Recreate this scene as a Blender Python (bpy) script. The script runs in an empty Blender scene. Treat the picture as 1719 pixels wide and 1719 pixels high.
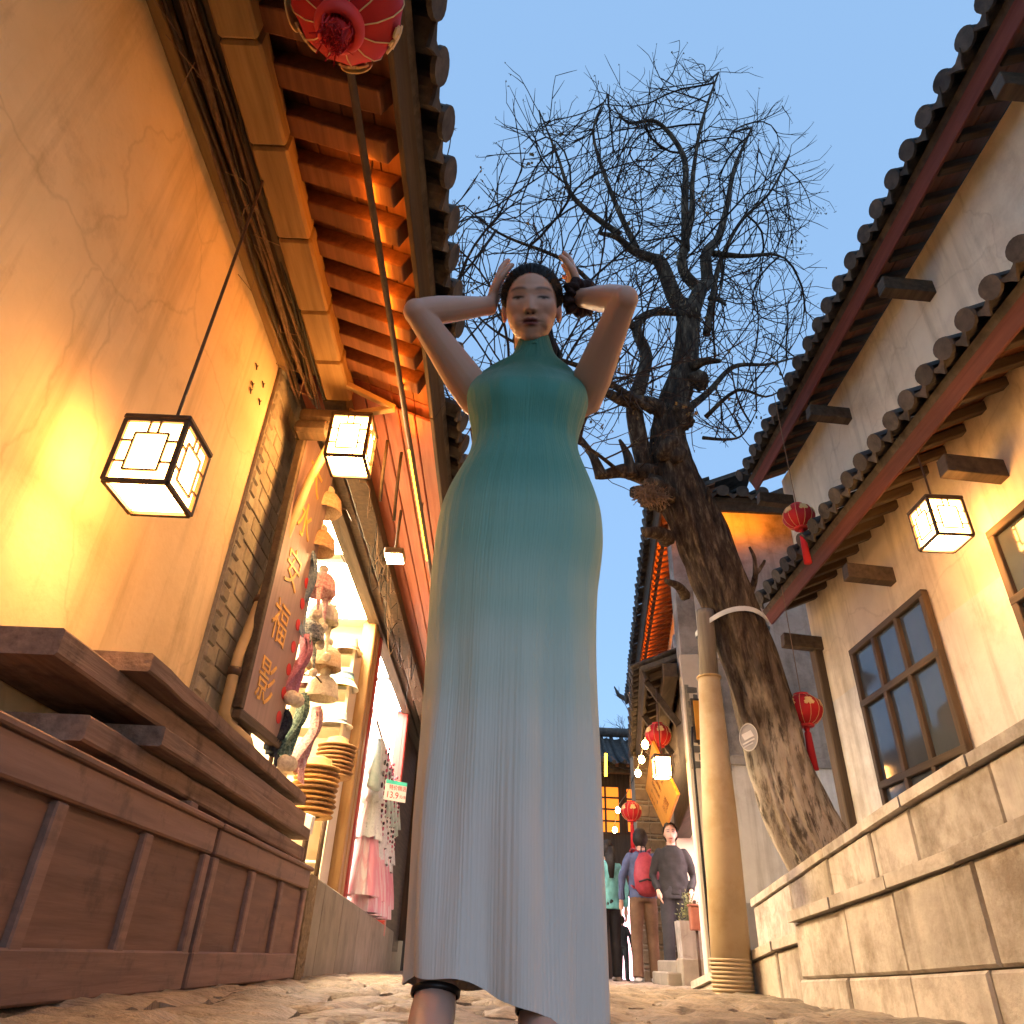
import bpy, bmesh, math, random
import numpy as np
from mathutils import Vector, Matrix, noise
random.seed(7); np.random.seed(7)
R = math.radians
SC = bpy.context.scene
COL = SC.collection

# ------------------------------------------------------------------ camera
F, PITCH, ROLL, CAM = 1208.0, R(31.8), R(2.5), Vector((0, 0, .13))
cd = bpy.data.cameras.new('camera'); cam = bpy.data.objects.new('camera', cd); COL.objects.link(cam)
cd.sensor_width = 36; cd.lens = F / 1719 * 36; cd.clip_start = .02; cd.clip_end = 1000
cam.matrix_world = Matrix.Translation(CAM) @ Matrix.Rotation(R(90) + PITCH, 4, 'X') @ Matrix.Rotation(ROLL, 4, 'Z')
SC.camera = cam

# ------------------------------------------------------------------ sky, sun, exposure
W = bpy.data.worlds.new('World'); SC.world = W; W.use_nodes = True
wn, wl = W.node_tree.nodes, W.node_tree.links
wn.clear()
sky = wn.new('ShaderNodeTexSky'); sky.sky_type = 'NISHITA'; sky.sun_disc = False
sky.sun_elevation = R(9); sky.sun_rotation = R(160); sky.altitude = 2400; sky.air_density = 1.0
sky.dust_density = .6; sky.ozone_density = 1.6
mixs = wn.new('ShaderNodeMix'); mixs.data_type = 'RGBA'; mixs.inputs[0].default_value = .55
mixs.inputs[7].default_value = (3.2, 5.5, 9.0, 1)            # even dusk haze in the air
bg = wn.new('ShaderNodeBackground'); bg.inputs[1].default_value = .10
wo = wn.new('ShaderNodeOutputWorld')
wl.new(sky.outputs[0], mixs.inputs[6]); wl.new(mixs.outputs[2], bg.inputs[0]); wl.new(bg.outputs[0], wo.inputs[0])
sd = bpy.data.lights.new('sun', 'SUN'); sd.energy = .12; sd.angle = R(25); sd.color = (1, .86, .75)
sun = bpy.data.objects.new('sun', sd); COL.objects.link(sun)
_d = Vector((math.sin(R(160)) * math.cos(R(9)), math.cos(R(160)) * math.cos(R(9)), math.sin(R(9))))
sun.rotation_euler = _d.to_track_quat('Z', 'Y').to_euler(); sun.location = (0, -5, 12)
SC.view_settings.view_transform = 'Standard'; SC.view_settings.look = 'None'
SC.view_settings.exposure = 0.72; SC.view_settings.gamma = 1
SC.render.engine = 'CYCLES'
SC.cycles.use_denoising = True
SC.cycles.max_bounces = 6; SC.cycles.diffuse_bounces = 3; SC.cycles.glossy_bounces = 2
SC.cycles.transmission_bounces = 3; SC.cycles.sample_clamp_indirect = 6

# ------------------------------------------------------------------ helpers: where a photo point lies in the place
def ray(x, y):
    u, v = (x - 859.5) / F, (859.5 - y) / F
    c, s = math.cos(ROLL), math.sin(ROLL)
    ut, vt = u * c - v * s, u * s + v * c
    return Vector((ut, math.cos(PITCH) - vt * math.sin(PITCH), math.sin(PITCH) + vt * math.cos(PITCH)))
def atY(x, y, Y): d = ray(x, y); return CAM + d * (Y / d.y)
def atX(x, y, X): d = ray(x, y); return CAM + d * (X / d.x)
def atD(x, y, D): return CAM + ray(x, y) * D
def gz(Y): return -.0122 * max(0.0, Y - 5)

OFF = {}
def off(p): return OFF.get(p.name, Vector()) if p else Vector()
def tag(o, label=None, cat=None, group=None, kind=None):
    if label: o['label'] = label
    if cat: o['category'] = cat
    if group: o['group'] = group
    if kind: o['kind'] = kind
    return o
def thing(name, label, cat, loc=(0, 0, 0), group=None):
    o = bpy.data.objects.new(name, None); COL.objects.link(o); o.location = loc; o.empty_display_size = .1
    OFF[o.name] = Vector(loc)
    return tag(o, label, cat, group)
def link(me, name, parent=None, M=None):
    o = bpy.data.objects.new(name, me); COL.objects.link(o)
    if parent: o.parent = parent
    if M is not None: o.matrix_basis = Matrix.Translation(-off(parent)) @ M
    if parent: OFF[o.name] = off(parent) if M is None else M.to_translation()
    return o
def copy_tree(o, parent=None):
    c = o.copy(); COL.objects.link(c); c.parent = parent
    for ch in o.children: copy_tree(ch, c)
    return c

class MB:
    """gathers faces (world coordinates) and links them as one mesh object"""
    def __init__(s): s.v, s.f = [], []
    def add(s, v, f):
        n = len(s.v); s.v += [tuple(p) for p in v]; s.f += [tuple(i + n for i in q) for q in f]; return s
    def box(s, c, d, ax=None, ch=.0):
        """box centre c, full size d, ax = 3 unit axes, ch = chamfer"""
        c = Vector(c); h = [a / 2 for a in d]
        ax = ax or (Vector((1, 0, 0)), Vector((0, 1, 0)), Vector((0, 0, 1)))
        ch = min(ch, min(h) * .6)
        if ch <= 0:
            v = [c + ax[0] * (i * h[0]) + ax[1] * (j * h[1]) + ax[2] * (k * h[2]) for k in (-1, 1) for j in (-1, 1) for i in (-1, 1)]
            return s.add(v, [(0, 2, 3, 1), (4, 5, 7, 6), (0, 1, 5, 4), (2, 6, 7, 3), (0, 4, 6, 2), (1, 3, 7, 5)])
        v, idx = [], {}
        for i in (-1, 1):
            for j in (-1, 1):
                for k in (-1, 1):
                    for a in range(3):
                        e = [i * h[0], j * h[1], k * h[2]]
                        for b in range(3):
                            if b != a: e[b] -= (i, j, k)[b] * ch
                        idx[(i, j, k, a)] = len(v); v.append(c + ax[0] * e[0] + ax[1] * e[1] + ax[2] * e[2])
        f = []
        for a in range(3):
            b, g = (a + 1) % 3, (a + 2) % 3
            for sg in (-1, 1):
                q = []
                for (p, r) in ((-1, -1), (1, -1), (1, 1), (-1, 1)):
                    t = [0, 0, 0]; t[a] = sg; t[b] = p; t[g] = r; q.append(idx[(*t, a)])
                f.append(q if sg > 0 else q[::-1])
            for p in (-1, 1):
                for r in (-1, 1):
                    t0 = [0, 0, 0]; t1 = [0, 0, 0]
                    t0[b] = t1[b] = p; t0[g] = t1[g] = r; t0[a] = -1; t1[a] = 1
                    q = [idx[(*t0, b)], idx[(*t1, b)], idx[(*t1, g)], idx[(*t0, g)]]
                    f.append(q if p * r > 0 else q[::-1])
        for i in (-1, 1):
            for j in (-1, 1):
                for k in (-1, 1):
                    q = [idx[(i, j, k, a)] for a in range(3)]
                    f.append(q if i * j * k > 0 else q[::-1])
        return s.add(v, f)
    def bar(s, a, b, w, h, up=(0, 0, 1), ch=.004):
        a, b = Vector(a), Vector(b); d = (b - a); L = d.length; d.normalize()
        u = Vector(up); x = d.cross(u)
        if x.length < 1e-4: x = d.cross(Vector((1, 0, 0)))
        x.normalize(); z = x.cross(d)
        return s.box((a + b) / 2, (w, L, h), (x, d, z), ch)
    def tube(s, pts, rad, n=8, cap=True, flat=None, ref=None):
        pts = [Vector(p) for p in pts]; m = len(pts)
        rad = rad if hasattr(rad, '__len__') else [rad] * m
        v, f = [], []
        t = (pts[1] - pts[0]).normalized()
        nx = t.cross(Vector(ref) if ref else Vector((.12, .31, .94)))
        if nx.length < 1e-3: nx = t.cross(Vector((1, 0, 0)))
        nx.normalize()
        for i, p in enumerate(pts):
            t = (pts[min(i + 1, m - 1)] - pts[max(i - 1, 0)])
            if t.length > 1e-9: t.normalize()
            nx = (nx - t * nx.dot(t))
            if nx.length < 1e-6: nx = t.orthogonal()
            nx.normalize(); ny = t.cross(nx)
            fl = 1 if flat is None else (flat[i] if hasattr(flat, '__len__') else flat)
            for k in range(n):
                a = 2 * math.pi * k / n
                v.append(p + nx * (math.cos(a) * rad[i]) + ny * (math.sin(a) * rad[i] * fl))
        for i in range(m - 1):
            for k in range(n):
                f.append((i * n + k, i * n + (k + 1) % n, (i + 1) * n + (k + 1) % n, (i + 1) * n + k))
        if cap: f.append(tuple(range(n - 1, -1, -1))); f.append(tuple((m - 1) * n + k for k in range(n)))
        return s.add(v, f)
    def ball(s, c, r, nu=12, nv=8, ax=None):
        c = Vector(c); r = r if hasattr(r, '__len__') else (r, r, r)
        ax = ax or (Vector((1, 0, 0)), Vector((0, 1, 0)), Vector((0, 0, 1)))
        v = [c - ax[2] * r[2]]; f = []
        for j in range(1, nv):
            t = math.pi * j / nv - math.pi / 2
            for i in range(nu):
                a = 2 * math.pi * i / nu
                v.append(c + ax[0] * (r[0] * math.cos(t) * math.cos(a)) + ax[1] * (r[1] * math.cos(t) * math.sin(a)) + ax[2] * (r[2] * math.sin(t)))
        v.append(c + ax[2] * r[2]); T = len(v) - 1
        for i in range(nu): f.append((0, 1 + (i + 1) % nu, 1 + i)); f.append((T, T - nu + i, T - nu + (i + 1) % nu))
        for j in range(nv - 2):
            for i in range(nu):
                a = 1 + j * nu
                f.append((a + i, a + (i + 1) % nu, a + nu + (i + 1) % nu, a + nu + i))
        return s.add(v, f)
    def lathe(s, c, prof, n=16, ax=None, cap=False):
        c = Vector(c); ax = ax or (Vector((1, 0, 0)), Vector((0, 1, 0)), Vector((0, 0, 1)))
        v, f = [], []
        for (r, z) in prof:
            for k in range(n):
                a = 2 * math.pi * k / n
                v.append(c + ax[0] * (r * math.cos(a)) + ax[1] * (r * math.sin(a)) + ax[2] * z)
        for i in range(len(prof) - 1):
            for k in range(n): f.append((i * n + k, i * n + (k + 1) % n, (i + 1) * n + (k + 1) % n, (i + 1) * n + k))
        if cap: f.append(tuple(range(n - 1, -1, -1))); f.append(tuple((len(prof) - 1) * n + k for k in range(n)))
        return s.add(v, f)
    def rings(s, rings, cap=False):
        n = len(rings[0]); v = [p for r in rings for p in r]; f = []
        for i in range(len(rings) - 1):
            for k in range(n): f.append((i * n + k, i * n + (k + 1) % n, (i + 1) * n + (k + 1) % n, (i + 1) * n + k))
        if cap: f.append(tuple(range(n - 1, -1, -1))); f.append(tuple((len(rings) - 1) * n + k for k in range(n)))
        return s.add(v, f)
    def grid(s, P):
        nu, nv = len(P), len(P[0]); v = [p for r in P for p in r]
        return s.add(v, [(i * nv + j, (i + 1) * nv + j, (i + 1) * nv + j + 1, i * nv + j + 1) for i in range(nu - 1) for j in range(nv - 1)])
    def prism(s, poly, d):
        """polygon (list of points) pushed along d"""
        n = len(poly); d = Vector(d); v = [Vector(p) for p in poly] + [Vector(p) + d for p in poly]
        f = [tuple(range(n - 1, -1, -1)), tuple(range(n, 2 * n))] + [(i, (i + 1) % n, n + (i + 1) % n, n + i) for i in range(n)]
        return s.add(v, f)
    def mesh(s, name, mat, smooth=False, o=Vector()):
        me = bpy.data.meshes.new(name)
        me.from_pydata([(p[0] - o[0], p[1] - o[1], p[2] - o[2]) for p in s.v], [], s.f)
        if mat: me.materials.append(mat)
        if smooth: me.polygons.foreach_set('use_smooth', [True] * len(me.polygons))
        me.update(); return me
    def build(s, name, mat, parent=None, smooth=False, loc=None):
        if parent: return link(s.mesh(name, mat, smooth, off(parent)), name, parent)
        if loc is None:
            a = np.array(s.v); loc = Vector(((a[:, 0].min() + a[:, 0].max()) / 2, (a[:, 1].min() + a[:, 1].max()) / 2, a[:, 2].min()))
        o = link(s.mesh(name, mat, smooth, loc), name); o.location = loc; OFF[o.name] = Vector(loc)
        return o

def remesh(mb, vox, smooth=3, fac=.5):
    me = mb.mesh('tmp', None); o = bpy.data.objects.new('tmp', me); COL.objects.link(o)
    bm = bmesh.new(); bm.from_mesh(me); bmesh.ops.recalc_face_normals(bm, faces=bm.faces[:]); bm.to_mesh(me); bm.free()
    m = o.modifiers.new('r', 'REMESH'); m.mode = 'VOXEL'; m.voxel_size = vox
    if smooth: k = o.modifiers.new('s', 'SMOOTH'); k.iterations = smooth; k.factor = fac
    dg = bpy.context.evaluated_depsgraph_get(); dg.update()
    out = bpy.data.meshes.new_from_object(o.evaluated_get(dg))
    bpy.data.objects.remove(o); bpy.data.meshes.remove(me)
    out.polygons.foreach_set('use_smooth', [True] * len(out.polygons))
    return out
def verts_of(me):
    a = np.empty(len(me.vertices) * 3); me.vertices.foreach_get('co', a); return a.reshape(-1, 3)
def set_verts(me, a): me.vertices.foreach_set('co', np.ascontiguousarray(a, dtype=float).ravel()); me.update()
def set_col(me, rgb):
    at = me.color_attributes.new('col', 'FLOAT_COLOR', 'POINT')
    c = np.ones((len(me.vertices), 4)); c[:, :3] = rgb
    at.data.foreach_set('color', c.ravel())
def link_mesh(me, name, mat, parent=None, label=None):
    a = verts_of(me); a -= np.array(off(parent)); set_verts(me, a)
    me.materials.clear(); me.materials.append(mat); me.name = name
    return link(me, name, parent)

# ------------------------------------------------------------------ materials
MATS = {}
def mat(name, c1, c2=None, rough=.8, scale=8, stretch=(1, 1, 1), bump=.25, bscale=None, rnd=0.0, c3=None, s3=1.5, t3=.55,
        metal=0, spec=.3, contrast=.18, coat=0, detail=7, gen=False, sub=0, streak=0):
    if name in MATS: return MATS[name]
    m = bpy.data.materials.new(name); MATS[name] = m; m.use_nodes = True
    n, l = m.node_tree.nodes, m.node_tree.links
    b = n['Principled BSDF']; b.inputs['Roughness'].default_value = rough; b.inputs['Metallic'].default_value = metal
    b.inputs['Specular IOR Level'].default_value = spec
    if coat: b.inputs['Coat Weight'].default_value = coat
    if sub: b.inputs['Subsurface Weight'].default_value = sub; b.inputs['Subsurface Scale'].default_value = .02
    tc = n.new('ShaderNodeTexCoord'); mp = n.new('ShaderNodeMapping'); mp.inputs['Scale'].default_value = stretch
    oi = n.new('ShaderNodeObjectInfo'); va = n.new('ShaderNodeVectorMath'); va.operation = 'ADD'
    ml = n.new('ShaderNodeMath'); ml.operation = 'MULTIPLY'; ml.inputs[1].default_value = 37.0 if rnd else 0.0
    l.new(oi.outputs['Random'], ml.inputs[0]); l.new(tc.outputs['Object'], va.inputs[0]); l.new(ml.outputs[0], va.inputs[1])
    l.new(va.outputs[0], mp.inputs[0])
    ns = n.new('ShaderNodeTexNoise'); ns.inputs['Scale'].default_value = scale; ns.inputs['Detail'].default_value = detail
    ns.inputs['Roughness'].default_value = .62
    l.new(mp.outputs[0], ns.inputs['Vector'])
    rp = n.new('ShaderNodeValToRGB'); c2 = c2 or tuple(min(1, a * 1.35) for a in c1)
    rp.color_ramp.elements[0].position = .5 - contrast; rp.color_ramp.elements[1].position = .5 + contrast
    rp.color_ramp.elements[0].color = (*c1, 1); rp.color_ramp.elements[1].color = (*c2, 1)
    l.new(ns.outputs[0], rp.inputs[0]); out = rp.outputs[0]
    if c3:
        n3 = n.new('ShaderNodeTexNoise'); n3.inputs['Scale'].default_value = s3; n3.inputs['Detail'].default_value = 9
        n3.inputs['Roughness'].default_value = .7
        l.new(va.outputs[0], n3.inputs['Vector'])
        r3 = n.new('ShaderNodeValToRGB'); r3.color_ramp.elements[0].position = t3 - .07; r3.color_ramp.elements[1].position = t3 + .12
        l.new(n3.outputs[0], r3.inputs[0])
        mx = n.new('ShaderNodeMix'); mx.data_type = 'RGBA'; mx.inputs[7].default_value = (*c3, 1)
        l.new(r3.outputs[0], mx.inputs[0]); l.new(out, mx.inputs[6]); out = mx.outputs[2]
    if streak:
        m5 = n.new('ShaderNodeMapping'); m5.inputs['Scale'].default_value = (7, 7, .55); n5 = n.new('ShaderNodeTexNoise'); n5.inputs['Scale'].default_value = 1.0; n5.inputs['Detail'].default_value = 8; n5.inputs['Roughness'].default_value = .65
        l.new(va.outputs[0], m5.inputs[0]); l.new(m5.outputs[0], n5.inputs['Vector'])
        r5 = n.new('ShaderNodeValToRGB'); r5.color_ramp.elements[0].position = .50; r5.color_ramp.elements[1].position = .72; k5 = 1 - streak
        r5.color_ramp.elements[0].color = (1, 1, 1, 1); r5.color_ramp.elements[1].color = (k5, k5 * .96, k5 * .90, 1); l.new(n5.outputs[0], r5.inputs[0])
        x5 = n.new('ShaderNodeMix'); x5.data_type = 'RGBA'; x5.blend_type = 'MULTIPLY'; x5.inputs[0].default_value = 1; l.new(out, x5.inputs[6]); l.new(r5.outputs[0], x5.inputs[7]); out = x5.outputs[2]
        n6 = n.new('ShaderNodeTexVoronoi'); n6.feature = 'DISTANCE_TO_EDGE'; n6.inputs['Scale'].default_value = .8; d6 = n.new('ShaderNodeTexNoise'); d6.inputs['Scale'].default_value = 3; d6.inputs['Detail'].default_value = 8
        l.new(va.outputs[0], d6.inputs['Vector']); a6 = n.new('ShaderNodeVectorMath'); a6.operation = 'MULTIPLY_ADD'; a6.inputs[1].default_value = (.35, .35, .35); l.new(d6.outputs[1], a6.inputs[0]); l.new(va.outputs[0], a6.inputs[2]); l.new(a6.outputs[0], n6.inputs['Vector'])
        r6 = n.new('ShaderNodeValToRGB'); r6.color_ramp.elements[0].color = (.55, .5, .45, 1); r6.color_ramp.elements[1].color = (1, 1, 1, 1); r6.color_ramp.elements[0].position = .001; r6.color_ramp.elements[1].position = .009; l.new(n6.outputs['Distance'], r6.inputs[0])
        x6 = n.new('ShaderNodeMix'); x6.data_type = 'RGBA'; x6.blend_type = 'MULTIPLY'; x6.inputs[0].default_value = .28; l.new(out, x6.inputs[6]); l.new(r6.outputs[0], x6.inputs[7]); out = x6.outputs[2]
    if rnd:
        hs = n.new('ShaderNodeHueSaturation'); mr = n.new('ShaderNodeMapRange')
        mr.inputs[3].default_value = 1 - rnd; mr.inputs[4].default_value = 1 + rnd
        l.new(oi.outputs['Random'], mr.inputs[0]); l.new(mr.outputs[0], hs.inputs['Value']); l.new(out, hs.inputs['Color']); out = hs.outputs[0]
    l.new(out, b.inputs['Base Color'])
    if bump:
        nb = n.new('ShaderNodeTexNoise'); nb.inputs['Scale'].default_value = bscale or scale * 2.5; nb.inputs['Detail'].default_value = 8
        l.new(mp.outputs[0], nb.inputs['Vector'])
        bp = n.new('ShaderNodeBump'); bp.inputs['Strength'].default_value = bump; bp.inputs['Distance'].default_value = .01
        l.new(nb.outputs[0], bp.inputs['Height']); l.new(bp.outputs[0], b.inputs['Normal'])
    return m
def wood(name, c1, c2, axis=1, rough=.7, bump=.35, rnd=.15, **k):
    st = [26, 26, 26]; st[axis] = 1.6
    return mat(name, c1, c2, rough, 1.0, tuple(st), bump, 1.6, rnd, contrast=.22, **k)
def glow(name, col, strength, edge=None):
    if name in MATS: return MATS[name]
    m = bpy.data.materials.new(name); MATS[name] = m; m.use_nodes = True
    b = m.node_tree.nodes['Principled BSDF']; b.inputs['Base Color'].default_value = (*[min(.8, c) for c in col], 1)
    b.inputs['Emission Color'].default_value = (*col, 1); b.inputs['Emission Strength'].default_value = strength
    b.inputs['Roughness'].default_value = .6
    return m
def vcol(name, rough=.6, sub=0, spec=.3, bump=0, bscale=60):
    if name in MATS: return MATS[name]
    m = bpy.data.materials.new(name); MATS[name] = m; m.use_nodes = True
    n, l = m.node_tree.nodes, m.node_tree.links; b = n['Principled BSDF']
    a = n.new('ShaderNodeVertexColor'); a.layer_name = 'col'; l.new(a.outputs[0], b.inputs['Base Color'])
    b.inputs['Roughness'].default_value = rough; b.inputs['Specular IOR Level'].default_value = spec
    if sub: b.inputs['Subsurface Weight'].default_value = sub; b.inputs['Subsurface Scale'].default_value = .015; b.inputs['Subsurface Radius'].default_value = (1, .35, .2)
    if bump:
        nb = n.new('ShaderNodeTexNoise'); nb.inputs['Scale'].default_value = bscale; nb.inputs['Detail'].default_value = 5
        bp = n.new('ShaderNodeBump'); bp.inputs['Strength'].default_value = bump; bp.inputs['Distance'].default_value = .01
        tc = n.new('ShaderNodeTexCoord'); l.new(tc.outputs['Object'], nb.inputs['Vector']); l.new(nb.outputs[0], bp.inputs['Height']); l.new(bp.outputs[0], b.inputs['Normal'])
    return m

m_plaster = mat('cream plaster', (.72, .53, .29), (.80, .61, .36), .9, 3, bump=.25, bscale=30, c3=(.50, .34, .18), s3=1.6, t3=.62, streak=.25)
m_white = mat('old white plaster', (.60, .56, .50), (.70, .66, .60), .9, 4, bump=.18, bscale=45, c3=(.42, .37, .31), s3=1.1, t3=.56, streak=.35)
m_grey = mat('grey stained plaster', (.26, .235, .21), (.40, .36, .32), .92, 3, bump=.25, bscale=30, c3=(.16, .14, .125), s3=2.2, t3=.54, streak=.4)
m_rafter = wood('red brown rafter wood', (.12, .045, .02), (.25, .10, .045), 0)
m_soffit = wood('red brown soffit wood', (.15, .055, .022), (.26, .11, .05), 1)
m_dark = wood('old dark timber', (.035, .024, .016), (.10, .07, .045), 1)
m_darkz = wood('old dark timber upright', (.045, .03, .02), (.13, .085, .05), 2)
m_beam = wood('honey brown beam', (.19, .115, .045), (.33, .21, .085), 1, rnd=.1)
m_red = wood('red lacquer plank', (.26, .065, .04), (.42, .15, .09), 1, rough=.5, rnd=.12)
m_redz = wood('red lacquer post', (.30, .03, .02), (.42, .06, .04), 2, rough=.45)
m_honeyz = wood('honey wood post', (.27, .145, .05), (.42, .24, .09), 2, rough=.5)
m_tile = mat('grey roof tile', (.040, .036, .034), (.095, .083, .072), .85, 14, bump=.3, rnd=.25, c3=(.15, .12, .085), s3=5, t3=.6)
m_brick = mat('grey brick', (.20, .175, .135), (.33, .29, .215), .9, 12, bump=.35, rnd=.2, c3=(.13, .11, .085), s3=6, t3=.58)
m_mortar = mat('pale mortar', (.22, .19, .14), (.30, .26, .20), .95, 30, bump=.3)
m_stone = mat('worn paving stone', (.17, .135, .10), (.36, .285, .205), .48, 9, bump=.8, bscale=26, rnd=.18, c3=(.10, .08, .06), s3=4, t3=.6)
m_slab = mat('smooth grey stone slab', (.19, .165, .125), (.28, .24, .185), .75, 5, bump=.2, bscale=60, rnd=.1, c3=(.13, .11, .08), s3=2, t3=.62)
m_pale = mat('pale terrace stone', (.36, .31, .26), (.52, .46, .39), .8, 7, bump=.5, bscale=34, rnd=.14, c3=(.22, .175, .13), s3=3, t3=.54, streak=.35)
m_crate = wood('brown painted board', (.13, .070, .050), (.23, .125, .088), 1, rough=.7, bump=.3, rnd=.15, c3=(.075, .045, .035), s3=5, t3=.62)
m_cratez = wood('brown painted frame', (.17, .095, .072), (.28, .16, .12), 1, rough=.65, bump=.3, rnd=.15, c3=(.10, .065, .05), s3=7, t3=.60)
m_shut = wood('weathered shutter board', (.13, .080, .058), (.30, .195, .15), 1, rough=.85, bump=.7, rnd=.2, c3=(.085, .055, .042), s3=6, t3=.58)
m_pipe = mat('dark conduit pipe', (.05, .035, .028), (.08, .055, .042), .5, 20, bump=.05)
m_bamboo = mat('yellowed drain pipe', (.36, .25, .12), (.48, .34, .17), .45, 6, bump=.1)
m_cable = mat('black cable', (.012, .011, .010), (.03, .026, .022), .6, 30, bump=0)
m_cable2 = mat('dusty brown cable', (.14, .085, .05), (.24, .15, .09), .7, 30, bump=0)
m_iron = mat('dark lantern frame', (.040, .024, .014), (.085, .05, .03), .5, 20, bump=.1)
m_lamp = glow('lantern paper lit', (1.0, .45, .115), 34.0)
m_lampb = glow('lantern bottom lit', (1.0, .54, .18), 75.0)
m_spot = glow('small lamp lit', (1.0, .56, .22), 150.0)
m_bulb = glow('bulb lit', (1.0, .55, .20), 110.0)
m_led = glow('amber light strip', (1.0, .28, .018), 42.0)
m_ledy = glow('yellow light strip', (1.0, .55, .03), 7.0)
m_shoplight = glow('shop ceiling light', (1.0, .76, .45), 60.0)
m_shoplight2 = glow('cool shop ceiling light', (1.0, .85, .80), 46.0)
m_gold = mat('gold paint', (.62, .32, .06), (.75, .42, .10), .45, 20, bump=.1)
m_gold2 = mat('gold foil print', (.60, .40, .16), (.72, .52, .24), .5, 20, bump=.1)
m_redsilk = mat('red lantern silk', (.36, .008, .012), (.46, .014, .018), .65, 5, bump=.1)
m_redflat = mat('red paint', (.55, .03, .03), (.6, .04, .04), .6, 10, bump=0)
m_black = mat('black paint', (.012, .012, .012), (.02, .02, .02), .5, 10, bump=0)
m_sign = wood('purple brown sign board', (.24, .16, .145), (.33, .22, .20), 2, rough=.5, bump=.1, rnd=0)
m_osign = mat('orange banner board', (.62, .25, .02), (.70, .30, .03), .6, 6, bump=.05)
m_paper = mat('white card', (.78, .77, .74), (.82, .81, .79), .7, 10, bump=0)
m_teal = mat('teal print', (.08, .62, .50), (.10, .66, .54), .7, 10, bump=0)
m_skin = vcol('skin', .48, sub=.3, spec=.35, bump=.05, bscale=300)
m_glass = mat('window glass', (.05, .06, .07), (.07, .08, .09), .08, 3, bump=0, spec=.6)
m_frame = mat('painted window frame', (.45, .44, .43), (.55, .54, .52), .6, 10, bump=.1)

# ------------------------------------------------------------------ ground
mb = MB()
ys = [-30, -12, -5, -2, 0, 1, 2, 3, 4, 5, 6, 8, 10, 12, 15, 20, 30, 60, 150]
xs = [-120, -40, -12, -5, -3, -2, -1, 0, 1, 2, 3, 5, 12, 40, 120]
mb.grid([[Vector((x, y, gz(y) - .035)) for y in ys] for x in xs])
street = mb.build('street', mat('joint dirt', (.05, .038, .028), (.10, .078, .055), .95, 20, bump=.5), loc=Vector((0, 0, 0)))
tag(street, 'worn stone street running between the shops and the terrace', kind='structure')
def stone_mesh(seed):
    r = random.Random(seed); n = 8; P = []
    for i in range(n):
        row = []
        for j in range(n):
            x, y = i / (n - 1) - .5, j / (n - 1) - .5
            e = max(abs(x), abs(y)); z = -.016 * max(0, (e - .43) / .07) ** 2
            z += .014 * noise.noise(Vector((x * 4 + seed * 9, y * 4, 1))) + .009 * noise.noise(Vector((x * 11, y * 11 + seed * 5, 3)))
            row.append(Vector((x * (1 + .03 * noise.noise(Vector((seed, y * 3, 0)))), y * (1 + .03 * noise.noise(Vector((x * 3, seed, 0)))), z)))
        P.append(row)
    b = MB(); b.grid(P)
    per = [P[i][0] for i in range(n)] + [P[n - 1][j] for j in range(1, n)] + [P[i][n - 1] for i in range(n - 2, -1, -1)] + [P[0][j] for j in range(n - 2, 0, -1)]
    k = len(per); b.add(per + [p + Vector((0, 0, -.05)) for p in per], [(i, k + i, k + (i + 1) % k, (i + 1) % k) for i in range(k)])
    return b.mesh('paving_stone', m_stone, True)
stones = [stone_mesh(i) for i in range(7)]
y = 1.35; nst = 0
while y < 15.5 and nst < 298:
    dy = random.uniform(.20, .32) * (1 if y < 5 else 1.35 if y < 8 else 2.2); x = -1.25 + random.uniform(-.2, 0)
    xr = 1.75 if y < 7 else 2.0 + .16 * (y - 7)
    while x < xr and nst < 298:
        dx = random.uniform(.28, .52) * (1 if y < 8 else 1.5)
        M = Matrix.Translation((x + dx / 2, y + dy / 2, gz(y + dy / 2) + random.uniform(-.007, .007))) @ Matrix.Rotation(random.uniform(-.02, .02), 4, 'X') @ Matrix.Rotation(random.uniform(-.02, .02), 4, 'Y') @ Matrix.Diagonal((dx - .026, dy - .026, 1, 1))
        link(random.choice(stones), 'paving_stone', street, M); nst += 1
        x += dx
    y += dy

# ------------------------------------------------------------------ eaves with tiles, rafters and boards
def half_pipe(r, L, th, up, n=7):
    """curved tile lying along +Y from 0 to L, convex up (cover) or down (pan)"""
    b = MB(); s = 1 if up else -1; ring = []
    for rr in (r, r - th):
        ring.append([(rr * math.cos(math.pi * (i / (n - 1))), s * rr * math.sin(math.pi * (i / (n - 1))) * (.8 if up else .55)) for i in range(n)])
    prof = ring[0] + ring[1][::-1]; m = len(prof)
    v = [Vector((p[0], 0, p[1])) for p in prof] + [Vector((p[0] * .92, L, p[1])) for p in prof]
    b.add(v, [tuple(range(m)), tuple(range(2 * m - 1, m - 1, -1))] + [(i, m + i, m + (i + 1) % m, (i + 1) % m) for i in range(m)])
    return b
def cover_end(r, L):
    b = half_pipe(r, L, .014, True)
    # the drooping end cap of an eave tile
    pr = [(r * 1.05 * math.cos(a), r * .9 * math.sin(a) * .9) for a in [math.pi * i / 8 for i in range(9)]] + [(-r * .95, -.035), (-r * .5, -.06), (0, -.068), (r * .5, -.06), (r * .95, -.035)]
    b.prism([Vector((p[0], .012, p[1])) for p in pr], (0, -.022, 0)); return b
def pan_end(r, L):
    b = half_pipe(r, L, .014, False)
    pr = [(-r, 0), (-r * .7, -.035), (-r * .3, -.062), (0, -.09), (r * .3, -.062), (r * .7, -.035), (r, 0), (r * .6, -.018), (0, -.03), (-r * .6, -.018)]
    b.prism([Vector((p[0], .012, p[1])) for p in pr], (0, -.016, 0)); return b
TM = {}
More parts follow.
